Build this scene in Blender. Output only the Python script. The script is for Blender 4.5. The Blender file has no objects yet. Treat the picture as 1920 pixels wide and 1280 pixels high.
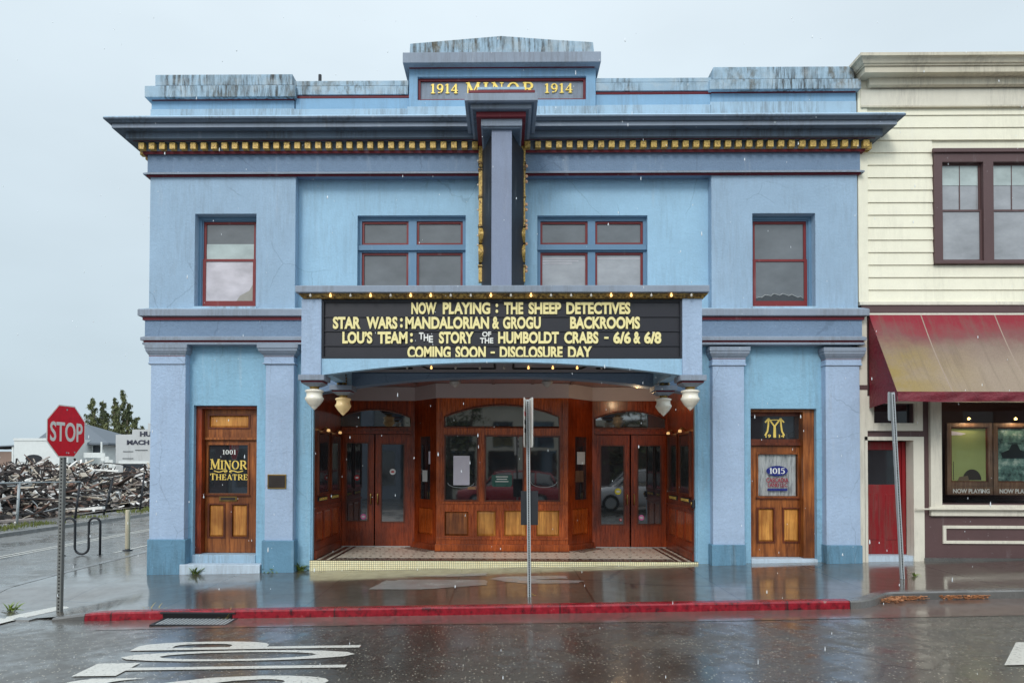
import bpy, bmesh, math, random
from mathutils import Vector, Matrix
random.seed(7)
R = math.radians
scene = bpy.context.scene
COL = scene.collection

# ---------------------------------------------------------------- camera
FPX = 1280.0; CAMP = Vector((0.0, -12.4, 1.9))
YAW, PITCH, ROLL = R(0.8), R(1.0), R(0.15)
SX, SY = 0.0172, 0.1082
CROT = Matrix.Rotation(YAW, 3, 'Z') @ Matrix.Rotation(math.pi/2 + PITCH, 3, 'X') @ Matrix.Rotation(ROLL, 3, 'Z')
cam_d = bpy.data.cameras.new("camera"); cam = bpy.data.objects.new("camera", cam_d); COL.objects.link(cam)
cam_d.sensor_width = 36.0; cam_d.lens = FPX/1920*36.0
cam_d.shift_x = SX; cam_d.shift_y = SY
cam_d.clip_start = 0.1; cam_d.clip_end = 3000
cam.matrix_world = Matrix.Translation(CAMP) @ CROT.to_4x4()
scene.camera = cam

def ray(px, py):
    return CROT @ Vector(((px-960)/FPX + SX*1920/FPX, -(py-640)/FPX + SY*1920/FPX, -1.0))
def ux(px, Y, py=700):
    d = ray(px, py); return CAMP.x + d.x*(Y-CAMP.y)/d.y
def uz(py, Y, px=945):
    d = ray(px, py); return CAMP.z + d.z*(Y-CAMP.y)/d.y
def uyg(px, py, z):            # point of a horizontal plane
    d = ray(px, py); t = (z-CAMP.z)/d.z
    return CAMP.x + d.x*t, CAMP.y + d.y*t

# ---------------------------------------------------------------- world, sun
def s2l(c): 
    c /= 255.0
    return c/12.92 if c <= .04045 else ((c+.055)/1.055)**2.4
def rgb(r, g, b, k=1.0): return (s2l(r)*k, s2l(g)*k, s2l(b)*k, 1)

SUN_EL, SUN_AZ = R(36), R(200)       # azimuth measured like the sky texture's rotation
world = bpy.data.worlds.new("World"); scene.world = world; world.use_nodes = True
wt = world.node_tree; wt.nodes.clear()
def wn(t, **k):
    n = wt.nodes.new(t)
    for a, v in k.items(): setattr(n, a, v)
    return n
wo = wn('ShaderNodeOutputWorld'); bg = wn('ShaderNodeBackground'); bg.inputs[1].default_value = 0.1
sky = wn('ShaderNodeTexSky', sky_type='NISHITA'); sky.sun_disc = False
sky.sun_elevation = SUN_EL; sky.sun_rotation = SUN_AZ; sky.air_density = 1.2; sky.dust_density = 4.0; sky.ozone_density = 1.0
# cloud deck: even grey-blue stratus, brighter overhead, hides nearly all of the blue
tc = wn('ShaderNodeTexCoord'); sep = wn('ShaderNodeSeparateXYZ'); wt.links.new(tc.outputs['Generated'], sep.inputs[0])
nz = wn('ShaderNodeTexNoise'); nz.inputs['Scale'].default_value = 2.2; nz.inputs['Detail'].default_value = 4
mp = wn('ShaderNodeMapping'); mp.inputs['Scale'].default_value = (1, 1, 2.5)
wt.links.new(tc.outputs['Generated'], mp.inputs[0]); wt.links.new(mp.outputs[0], nz.inputs[0])
ramp = wn('ShaderNodeValToRGB'); wt.links.new(sep.outputs[2], ramp.inputs[0])
e = ramp.color_ramp.elements
e[0].position = 0.0; e[0].color = (5.3, 6.55, 7.35, 1)
e[1].position = 1.0; e[1].color = (11.5, 12.4, 13.0, 1)
m_ = ramp.color_ramp.elements.new(0.5); m_.color = (7.3, 8.4, 9.1, 1)
mulc = wn('ShaderNodeMix', data_type='RGBA', blend_type='MULTIPLY'); mulc.inputs[0].default_value = 1
mr = wn('ShaderNodeMapRange'); mr.inputs[1].default_value = .3; mr.inputs[2].default_value = .7; mr.inputs[3].default_value = .94; mr.inputs[4].default_value = 1.06
wt.links.new(nz.outputs[0], mr.inputs[0])
bk = wn('ShaderNodeMapRange'); bk.inputs[1].default_value = -.9; bk.inputs[2].default_value = .2; bk.inputs[3].default_value = 1.55; bk.inputs[4].default_value = 1.0   # unseen sky behind the camera brightened, to light the facade
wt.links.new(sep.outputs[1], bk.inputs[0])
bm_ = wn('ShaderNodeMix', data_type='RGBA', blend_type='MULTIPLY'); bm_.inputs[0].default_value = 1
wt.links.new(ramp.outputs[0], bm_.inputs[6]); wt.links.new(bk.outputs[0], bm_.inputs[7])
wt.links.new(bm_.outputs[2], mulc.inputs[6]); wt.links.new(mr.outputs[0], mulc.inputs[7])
mx = wn('ShaderNodeMix', data_type='RGBA'); mx.inputs[0].default_value = .9
wt.links.new(sky.outputs[0], mx.inputs[6]); wt.links.new(mulc.outputs[2], mx.inputs[7])
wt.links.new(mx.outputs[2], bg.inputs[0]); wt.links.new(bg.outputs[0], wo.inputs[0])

sd = bpy.data.lights.new("sun", 'SUN'); sun = bpy.data.objects.new("sun", sd); COL.objects.link(sun)
sd.energy = 1.2; sd.angle = R(18); sd.color = (1, .97, .93)
# sun stands behind the camera, a little to the left, behind the cloud
sdir = Vector((-math.sin(R(20))*math.cos(SUN_EL), -math.cos(R(20))*math.cos(SUN_EL), math.sin(SUN_EL)))
sun.rotation_euler = sdir.to_track_quat('Z', 'Y').to_euler()

scene.view_settings.view_transform = 'Standard'; scene.view_settings.look = 'None'
scene.view_settings.exposure = 0.12; scene.view_settings.gamma = 1.0
scene.render.engine = 'CYCLES'
scene.cycles.max_bounces = 6; scene.cycles.use_denoising = True
scene.cycles.diffuse_bounces = 3; scene.cycles.glossy_bounces = 4

# ---------------------------------------------------------------- materials
MATS = {}
class NT:
    def __init__(s, name):
        s.m = bpy.data.materials.new(name); s.m.use_nodes = True; s.t = s.m.node_tree
        s.b = s.t.nodes['Principled BSDF']; s.out = s.t.nodes['Material Output']
        MATS[name] = s.m; s.co = None
    def n(s, typ, ins=None, **k):
        x = s.t.nodes.new(typ)
        for a, v in k.items(): setattr(x, a, v)
        for i, v in (ins or {}).items(): s.put(x.inputs[i], v)
        return x
    def put(s, sock, v):
        if isinstance(v, bpy.types.NodeSocket): s.t.links.new(v, sock)
        else: sock.default_value = v
    def coords(s, scale=(1, 1, 1), loc=(0, 0, 0), world=False, rot=(0, 0, 0)):
        if world:
            c = s.n('ShaderNodeNewGeometry').outputs['Position']
        else:
            c = s.n('ShaderNodeTexCoord').outputs['Object']
        return s.n('ShaderNodeMapping', {0: c, 'Scale': scale, 'Location': loc, 'Rotation': rot}).outputs[0]
    def noise(s, scale, detail=4, rough=.55, vec=None, out=0):
        d = {'Scale': scale, 'Detail': detail, 'Roughness': rough}
        if vec is not None: d['Vector'] = vec
        return s.n('ShaderNodeTexNoise', d).outputs[out]
    def ramp(s, fac, stops, mode='LINEAR'):
        r = s.n('ShaderNodeValToRGB', {0: fac}); cr = r.color_ramp; cr.interpolation = mode
        while len(cr.elements) < len(stops): cr.elements.new(.5)
        for el, (p, c) in zip(cr.elements, stops):
            el.position = p; el.color = c if len(c) == 4 else (*c, 1)
        return r.outputs[0]
    def rng(s, v, a, b, c, d): return s.n('ShaderNodeMapRange', {0: v, 1: a, 2: b, 3: c, 4: d}).outputs[0]
    def mix(s, f, a, b, mode='MIX'):
        x = s.n('ShaderNodeMix', data_type='RGBA', blend_type=mode)
        s.put(x.inputs[0], f); s.put(x.inputs[6], a); s.put(x.inputs[7], b); return x.outputs[2]
    def math(s, op, a, b=0.0):
        x = s.n('ShaderNodeMath', operation=op); s.put(x.inputs[0], a); s.put(x.inputs[1], b); return x.outputs[0]
    def bump(s, h, strength=.3, dist=.01):
        s.put(s.b.inputs['Normal'], s.n('ShaderNodeBump', {'Height': h, 'Strength': strength, 'Distance': dist}).outputs[0])
    def set(s, **k):
        for a, v in k.items(): s.put(s.b.inputs[a.replace('_', ' ')], v)

def G(v): return (v, v, v, 1)
def paint(name, col, rough=.7, grain=70, bump=.35, var=.12, streak=0.0, dirt=(.12, .1, .08, 1), spec=.35, dist=.006, blotch=False):
    t = NT(name); w = t.coords(world=True)
    n1 = t.noise(1.1, 5, .6, w); n2 = t.noise(grain, 3, .6, w)
    c = t.mix(t.rng(n1, .3, .7, 0, 1), tuple(x*(1-var) for x in col[:3])+(1,), tuple(min(1, x*(1+var)) for x in col[:3])+(1,))
    n4 = t.noise(6.5, 5, .7, t.coords(loc=(2, 5, 8), world=True))
    c = t.mix(t.rng(n4, .35, .7, 0, .30), c, tuple(min(1, x*.86) for x in col[:3])+(1,))
    c = t.mix(t.rng(t.noise(15, 4, .7, t.coords(loc=(7, 1, 3), world=True)), .66, .72, 0, .35), c, tuple(min(1, x*.5+.40) for x in col[:3])+(1,))
    c = t.mix(t.rng(n2, .35, .65, 0, .32), c, tuple(x*.8 for x in col[:3])+(1,))
    sc = t.noise(1.0, 6, .65, t.coords((5, 5, .5), world=True))
    c = t.mix(t.rng(sc, .60, .75, 0, .30), c, tuple(min(1, x*.45+.38) for x in col[:3])+(1,))
    if streak > 0:
        sv = t.noise(1.0, 8, .75, t.coords((16, 16, 1.6), world=True))
        bl = t.noise(.9, 3, .5, t.coords((1.5, 1.5, .6), loc=(3, 1, 0), world=True))
        f = t.math('MULTIPLY', t.rng(sv, .44, .60, 0, 1), t.rng(bl, .42, .56, 0, streak))
        c = t.mix(f, c, dirt)
        if blotch:
            b1 = t.noise(1.0, 7, .7, t.coords((7, 7, 3.2), loc=(1, 7, 2), world=True)); b2 = t.noise(.55, 3, .5, t.coords((1, 1, .4), loc=(9, 0, 0), world=True))
            c = t.mix(t.math('MULTIPLY', t.rng(b1, .47, .60, 0, 1), t.rng(b2, .47, .62, 0, .9)), c, (.10, .085, .055, 1))
            c = t.mix(t.rng(t.noise(3.0, 6, .7, t.coords((1, 1, 1), loc=(4, 4, 4), world=True)), .5, .72, 0, .55), c, (.50, .54, .55, 1))
    if 20 < grain <= 30 and bump > .3:   # hairline cracks in the stucco
        wd = t.mix(.25, w, t.noise(2.0, 4, .6, w, out=1), 'ADD')
        vc = t.n('ShaderNodeTexVoronoi', {'Vector': wd, 'Scale': .75}, feature='DISTANCE_TO_EDGE')
        c = t.mix(t.math('MULTIPLY', t.math('LESS_THAN', vc.outputs[0], .0055), t.rng(t.noise(.6, 2, .5, t.coords(loc=(3, 3, 3), world=True)), .5, .56, 0, .26)), c, tuple(x*.35 for x in col[:3])+(1,))
    t.set(Base_Color=c, Roughness=rough); t.b.inputs['Specular IOR Level'].default_value = spec
    if bump: t.bump(t.math('ADD', n2, t.noise(grain*.35, 2, .5, w)), bump, dist)
    return t.m

def flat(name, col, rough=.5, metal=0, emit=None, es=0, ior=1.45, var=.15, vs=9, coat=0):
    t = NT(name); n = t.noise(vs, 5, .6, t.coords())
    c = t.mix(n, tuple(x*(1-var) for x in col[:3])+(1,), tuple(min(1, x*(1+var)) for x in col[:3])+(1,))
    t.set(Base_Color=c, Roughness=t.rng(n, .3, .7, max(0, rough-.06), min(1, rough+.06)), Metallic=metal)
    t.b.inputs['IOR'].default_value = ior; t.b.inputs['Coat Weight'].default_value = coat
    if emit: t.b.inputs['Emission Color'].default_value = emit; t.b.inputs['Emission Strength'].default_value = es
    return t.m

def wood(name, dark, light, rough=.38, coat=.25, sc=(26, 26, 1.6)):
    t = NT(name); v = t.coords(sc)
    n1 = t.noise(1.0, 6, .65, v); n2 = t.noise(5, 4, .6, v); bl = t.noise(1.6, 3, .5, t.coords((1, 1, 1)))
    c = t.ramp(t.math('ADD', t.math('MULTIPLY', n1, .75), t.math('MULTIPLY', n2, .25)), [(.39, dark), (.62, light)])
    c = t.mix(t.rng(bl, .4, .7, 0, .75), c, tuple(x*.5 for x in dark[:3])+(1,))
    c = t.mix(t.rng(t.noise(2.2, 3, .5, t.coords((1, 1, .7), loc=(5, 2, 1))), .55, .8, 0, .35), c, tuple(min(1, x*1.3) for x in light[:3])+(1,))
    t.set(Base_Color=c, Roughness=t.rng(n2, .3, .7, rough-.1, rough+.12))
    t.b.inputs['Coat Weight'].default_value = coat; t.b.inputs['Coat Roughness'].default_value = .15
    t.bump(n2, .15, .002); return t.m

def mirror_pane(name, col, rough=.03, ior=1.9):
    t = NT(name); w = t.noise(2.4, 2, .5, t.coords())
    t.set(Base_Color=t.mix(t.rng(t.noise(1.1, 5, .6, t.coords((1, 1, 1.8), world=True)), .3, .7, 0, 1), tuple(x*.68 for x in col[:3])+(1,), tuple(x*1.28 for x in col[:3])+(1,)), Roughness=rough)
    t.b.inputs['IOR'].default_value = ior
    t.bump(w, .02, .02); return t.m

P_LAV = paint('lavender_stucco', rgb(156, 182, 205), var=.09, grain=30, streak=.16, bump=.45, dist=.012)
P_PIL = paint('pale_lavender_stucco', rgb(169, 190, 216), var=.09, grain=26, streak=.12, bump=.6, dist=.014)
P_SKY = paint('sky_blue_stucco', rgb(160, 198, 223), var=.09, grain=30, streak=.14, bump=.45, dist=.012)
P_LOW = paint('lower_blue_stucco', rgb(144, 188, 213), var=.10, grain=26, streak=.18, bump=.7, dist=.014)
P_PLI = paint('plinth_blue_stucco', rgb(104, 146, 172), var=.14, grain=26, streak=.5, bump=.6, dist=.014, dirt=(.05, .065, .06, 1))
P_GRY = paint('slate_blue_trim', rgb(143, 154, 169), var=.12, bump=.3, streak=.3, grain=35)
P_FRZ = paint('frieze_blue_stucco', rgb(120, 142, 168), var=.08, grain=30, bump=.8, dist=.012)
P_DRK = paint('dark_slate_trim_and_shade', rgb(98, 112, 128), var=.15, bump=.3, streak=.55, grain=35, dirt=(.045, .045, .04, 1))
P_RED = paint('oxblood_trim', rgb(112, 28, 40), rough=.5, var=.15, bump=.1)
P_SAS = paint('brick_red_sash', rgb(124, 42, 44), rough=.45, var=.12, bump=.05)
P_WIN = paint('window_frame_blue', rgb(104, 138, 166), rough=.55, var=.1, bump=.05)
P_STN = paint('weathered_coping_stucco', rgb(160, 186, 204), var=.18, streak=.95, grain=40, bump=.5, dirt=(.045, .042, .036, 1), blotch=True)
P_PAR = paint('parapet_blue_stucco', rgb(136, 176, 207), var=.10, streak=.2)
P_PRL = paint('pale_base_stucco', rgb(166, 194, 214), var=.10, streak=.45)
P_CRM = paint('cream_clapboard_paint', rgb(243, 238, 216), rough=.6, var=.05, streak=.09, bump=.12)
P_CTR = paint('cream_trim_paint', rgb(226, 220, 204), rough=.55, var=.08, streak=.2, bump=.1)
P_CCO = paint('weathered_cream_cornice', rgb(212, 204, 184), rough=.6, var=.12, streak=.3, bump=.15)
P_BRN = paint('brown_trim_paint', rgb(94, 72, 72), rough=.5, var=.1, bump=.1)
P_RDD = paint('red_door_paint', rgb(142, 30, 36), rough=.4, var=.12, bump=.06, streak=.35)
P_WHT = paint('white_step_paint', rgb(196, 212, 226), rough=.6, var=.1, streak=.2)
P_SOF = paint('grey_brown_soffit_paint', rgb(190, 180, 182), rough=.6, var=.06, bump=.1)
GOLD = NT('worn_gold_paint'); _t = GOLD
_n = _t.noise(34, 5, .65, _t.coords(world=True))
_t.set(Base_Color=_t.ramp(_n, [(.33, rgb(96, 72, 40)), (.46, rgb(186, 150, 76)), (.70, rgb(232, 200, 112))]), Roughness=.45, Metallic=.15); GOLD = _t.m
GLDL = flat('gold_leaf_lettering', rgb(246, 214, 110), .4, .2, var=.1)
GLDD = NT('tarnished_gold_moulding'); _t = GLDD; _n = _t.noise(24, 5, .7, _t.coords(world=True))
_t.set(Base_Color=_t.ramp(_n, [(.38, rgb(52, 40, 28)), (.52, rgb(146, 116, 60)), (.70, rgb(206, 178, 104))]), Roughness=.45, Metallic=.2); GLDD = _t.m
BLKP = paint('black_sign_paint', rgb(40, 44, 52), rough=.55, var=.3, streak=.0, bump=.05)
BOARD = flat('black_letterboard', rgb(38, 38, 46), .45, var=.25, vs=4)
LETT = flat('cream_marquee_letters', rgb(244, 230, 164), .5, var=.07, vs=3)
LETW = flat('white_lettering', rgb(236, 236, 230), .5, var=.04)
W_MAH = wood('mahogany', rgb(104, 34, 10), rgb(176, 74, 28), rough=.32, coat=.35)
W_OAK = wood('varnished_oak', rgb(108, 54, 22), rgb(182, 108, 50))
W_LIT = wood('honey_oak_panel', rgb(176, 106, 42), rgb(236, 170, 84))
W_DRK = wood('dark_stained_wood', rgb(78, 32, 14), rgb(130, 62, 30))
W_BTH = wood('booth_red_oak', rgb(136, 54, 16), rgb(214, 106, 42), rough=.3, coat=.35)
W_CAS = wood('poster_case_wood', rgb(104, 76, 58), rgb(158, 124, 98))
GL_DK = mirror_pane('dark_reflecting_pane', rgb(40, 44, 48), ior=2.5)
GL_GY = mirror_pane('grey_painted_reflection_pane', rgb(92, 96, 100), ior=1.7)  # grey base colour paints in the sky reflected by the glass
GL_BL = mirror_pane('blind_behind_pane', rgb(198, 192, 198), ior=1.5)
GL_GN = mirror_pane('pale_green_blind', rgb(176, 188, 186), ior=1.5)
GL_NB = mirror_pane('pale_grey_pane', rgb(150, 152, 156), ior=1.7)
_t = NT('clear_window_glass'); GL_CLEAR = _t.m
_tr = _t.n('ShaderNodeBsdfTransparent', {0: (.95, .96, .96, 1)}); _gl = _t.n('ShaderNodeBsdfGlossy', {'Roughness': .02})
_fr = _t.n('ShaderNodeFresnel', {'IOR': 1.5}); _ms = _t.n('ShaderNodeMixShader', {0: _t.math('MULTIPLY', _fr.outputs[0], .9), 1: _tr.outputs[0], 2: _gl.outputs[0]})
_t.t.links.new(_ms.outputs[0], _t.out.inputs[0])
OPAL = NT('opal_glass'); _t = OPAL
_t.set(Base_Color=_t.mix(_t.noise(6, 4, .6, _t.coords()), rgb(252, 248, 238), rgb(232, 220, 192)), Roughness=.25); _t.b.inputs['Subsurface Weight'].default_value = 0; OPAL = _t.m
OPALW = flat('warm_opal_glass', rgb(238, 212, 158), .25, emit=(1, .62, .25, 1), es=.10)
LAMPW = flat('lit_amber_glass', rgb(244, 200, 130), .3, emit=(1, .6, .25, 1), es=.6)
BRASS = flat('aged_brass', rgb(150, 124, 72), .35, .8)
BULBL = flat('lit_bulb', rgb(255, 220, 150), .3, emit=(1, .55, .18, 1), es=1.7)
BULBO = flat('unlit_bulb', rgb(206, 200, 190), .2)
STEEL = flat('galvanised_steel', rgb(170, 176, 178), .5, .15, var=.15, vs=20)
STEELD = flat('dark_steel', rgb(52, 54, 58), .5, .4)
HOLE = flat('black_and_hole_shade', rgb(18, 18, 20), .9)  # near-black: paints shade inside holes, also black mouldings and tyres
BRONZE = flat('dark_bronze', rgb(58, 52, 50), .5, .5)
PAPER = flat('white_paper', rgb(220, 214, 226), .35, var=.03)
STOPR = NT('stop_sign_red'); _t = STOPR
_t.set(Base_Color=_t.mix(_t.rng(_t.noise(14, 5, .7, _t.coords()), .4, .75, 0, 1), rgb(226, 18, 40), rgb(200, 24, 42)), Roughness=.4); STOPR = _t.m
SGNW = flat('reflective_white', rgb(228, 226, 220), .45, var=.06)

# mosaic tile materials
t = NT('yellow_mosaic_riser'); v = t.coords(rot=(R(90), 0, 0))
br = t.n('ShaderNodeTexBrick', {'Vector': v, 'Color1': rgb(255, 248, 206), 'Color2': rgb(248, 236, 188), 'Mortar': rgb(110, 106, 88), 'Scale': 1.0, 'Mortar Size': .0035, 'Bias': 0, 'Brick Width': .034, 'Row Height': .034}); br.offset = 0
t.set(Base_Color=br.outputs[0], Roughness=.25); RISER = t.m
t = NT('cream_mosaic_floor'); v = t.coords(rot=(0, 0, R(45)))
br = t.n('ShaderNodeTexBrick', {'Vector': v, 'Color1': rgb(252, 246, 228), 'Color2': rgb(244, 236, 216), 'Mortar': rgb(170, 162, 148), 'Scale': 1.0, 'Mortar Size': .006, 'Brick Width': .16, 'Row Height': .055}); br.offset = .5
v2 = t.coords()
b2 = t.n('ShaderNodeTexBrick', {'Vector': v2, 'Color1': G(1), 'Color2': G(1), 'Mortar': G(0), 'Scale': 1, 'Mortar Size': .038, 'Brick Width': .2, 'Row Height': .12}); b2.offset = .5
b3 = t.n('ShaderNodeTexBrick', {'Vector': v2, 'Color1': G(1), 'Color2': G(1), 'Mortar': G(0), 'Scale': 1, 'Mortar Size': .03, 'Brick Width': .1, 'Row Height': .24}); b3.offset = 0
sx = t.n('ShaderNodeSeparateXYZ', {0: v2})
fx = t.math('LESS_THAN', t.math('MODULO', t.math('ADD', sx.outputs[0], 20.0), .2), .05)
fy = t.math('LESS_THAN', t.math('MODULO', t.math('ADD', sx.outputs[1], 20.0), .34), .06)
t.set(Base_Color=t.mix(t.math('MULTIPLY', fx, fy), br.outputs[0], rgb(48, 40, 36)), Roughness=.18); MOSAIC = t.m
t = NT('dark_mosaic_border'); v = t.coords()
ck = t.n('ShaderNodeTexChecker', {'Vector': v, 'Color1': rgb(40, 32, 30), 'Color2': rgb(120, 108, 96), 'Scale': 26})
t.set(Base_Color=ck.outputs[0], Roughness=.2); BORDER = t.m
BORDK = flat('black_tile_band', rgb(34, 28, 28), .2)

# wet ground
def wet(name, dark, light, rlo, rhi, speck=0, joints=None, bscale=90, bstr=.25, puddle=(.45, .6), film=(.55, 1.0), cior=1.6, cracks=0):
    t = NT(name); w = t.coords(world=True)
    n1 = t.noise(.55, 6, .6, w); n2 = t.noise(bscale, 3, .6, w); n3 = t.noise(4.5, 5, .65, w)
    c = t.mix(t.rng(n1, .3, .7, 0, 1), dark, light)
    c = t.mix(t.rng(n3, .45, .75, 0, .45), c, tuple(x*.55 for x in dark[:3])+(1,))
    pud = t.rng(t.math('ADD', t.math('MULTIPLY', n1, .6), t.math('MULTIPLY', n3, .4)), puddle[0], puddle[1], 1, 0)
    if speck:
        vo = t.n('ShaderNodeTexVoronoi', {'Vector': w, 'Scale': 26.0})
        c = t.mix(t.math('MULTIPLY', t.math('LESS_THAN', vo.outputs[0], .2), t.math('GREATER_THAN', t.n('ShaderNodeSeparateColor', {0: vo.outputs[1]}).outputs[0], 1-speck)), c, rgb(205, 198, 180))
        vo2 = t.n('ShaderNodeTexVoronoi', {'Vector': w, 'Scale': 60.0})
        c = t.mix(t.math('MULTIPLY', t.math('LESS_THAN', vo2.outputs[0], .25), t.math('GREATER_THAN', t.n('ShaderNodeSeparateColor', {0: vo2.outputs[1]}).outputs[0], .7)), c, rgb(120, 116, 108))
    if joints:
        jv = t.coords(loc=joints[2], world=True)
        b = t.n('ShaderNodeTexBrick', {'Vector': jv, 'Color1': G(1), 'Color2': G(.82), 'Mortar': G(.25), 'Scale': 1, 'Mortar Size': .012, 'Brick Width': joints[0], 'Row Height': joints[1]}); b.offset = 0
        c = t.mix(1.0, c, b.outputs[0], 'MULTIPLY')
    if cracks:
        wd = t.mix(.12, w, t.noise(1.3, 4, .6, w, out=1), 'ADD')
        vc = t.n('ShaderNodeTexVoronoi', {'Vector': wd, 'Scale': cracks}, feature='DISTANCE_TO_EDGE')
        c = t.mix(t.math('MULTIPLY', t.math('LESS_THAN', vc.outputs[0], .006), t.rng(t.noise(.35, 2, .5, w), .48, .55, 0, .8)), c, (.012, .012, .012, 1))
    t.set(Base_Color=c, Roughness=t.rng(pud, 0, 1, .45, .3), Coat_Weight=t.rng(pud, 0, 1, film[0], film[1]), Coat_Roughness=t.math('ADD', t.rng(pud, 0, 1, rhi, rlo), t.rng(n3, .3, .7, -.01, .03)))
    t.b.inputs['Coat IOR'].default_value = cior
    wv = t.noise(2.2, 3, .5, w)
    t.put(t.b.inputs['Coat Normal'], t.n('ShaderNodeBump', {'Height': t.math('ADD', t.math('MULTIPLY', wv, .35), t.math('MULTIPLY', n2, .10)), 'Strength': .10, 'Distance': .03}).outputs[0])
    h = t.math('MULTIPLY', n2, t.rng(pud, 0, 1, 1, .12))
    t.bump(h, bstr, .006); t.b.inputs['IOR'].default_value = 1.5
    return t.m
ASPH = wet('wet_asphalt', rgb(56, 54, 50), rgb(82, 79, 73), .14, .42, cior=2.1, speck=.5, film=(.5, 1), cracks=.42, bstr=.35, bscale=120)
CONC = wet('wet_concrete', rgb(76, 68, 58), rgb(104, 95, 83), .02, .13, cior=2.1, film=(.85, 1), joints=(2.0, 3.2, (.75, .1, 0)), cracks=.3, bscale=70, bstr=.12, puddle=(.42, .58))
GUTT = wet('wet_gutter_concrete', rgb(84, 68, 62), rgb(112, 94, 86), .05, .2, bscale=60, bstr=.18)
KERBG = wet('grey_kerb_concrete', rgb(70, 70, 70), rgb(110, 108, 104), .15, .4, bscale=50, bstr=.25)
LOTG = wet('muddy_lot', rgb(70, 60, 52), rgb(120, 108, 96), .2, .6, bscale=20, bstr=.5)
t = NT('red_kerb_paint'); w = t.coords(world=True)
sv = t.noise(1.0, 6, .7, t.coords((12, 12, 9), world=True))
t.set(Base_Color=t.ramp(sv, [(.34, rgb(58, 18, 24)), (.47, rgb(128, 18, 32)), (.64, rgb(156, 26, 42)), (.70, rgb(140, 104, 100))]), Roughness=.22)
_j = t.math('LESS_THAN', t.math('MODULO', t.math('ADD', t.n('ShaderNodeSeparateXYZ', {0: w}).outputs[0], 20.6), 3.05), .022)
_c = t.b.inputs['Base Color'].links[0].from_socket; t.set(Base_Color=t.mix(t.math('MULTIPLY', _j, .8), _c, (.02, .012, .012, 1)))
t.bump(t.noise(14, 6, .7, w), .5, .012); KERBR = t.m
ROADW = NT('worn_white_road_paint'); _t = ROADW; _w = _t.coords(world=True)
_t.set(Base_Color=_t.ramp(_t.noise(30, 5, .75, _w), [(.34, rgb(120, 118, 112)), (.44, rgb(206, 204, 196)), (.8, rgb(222, 220, 212))]), Roughness=.3); _t.bump(_t.noise(120, 2, .5, _w), .3, .004); ROADW = _t.m

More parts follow.
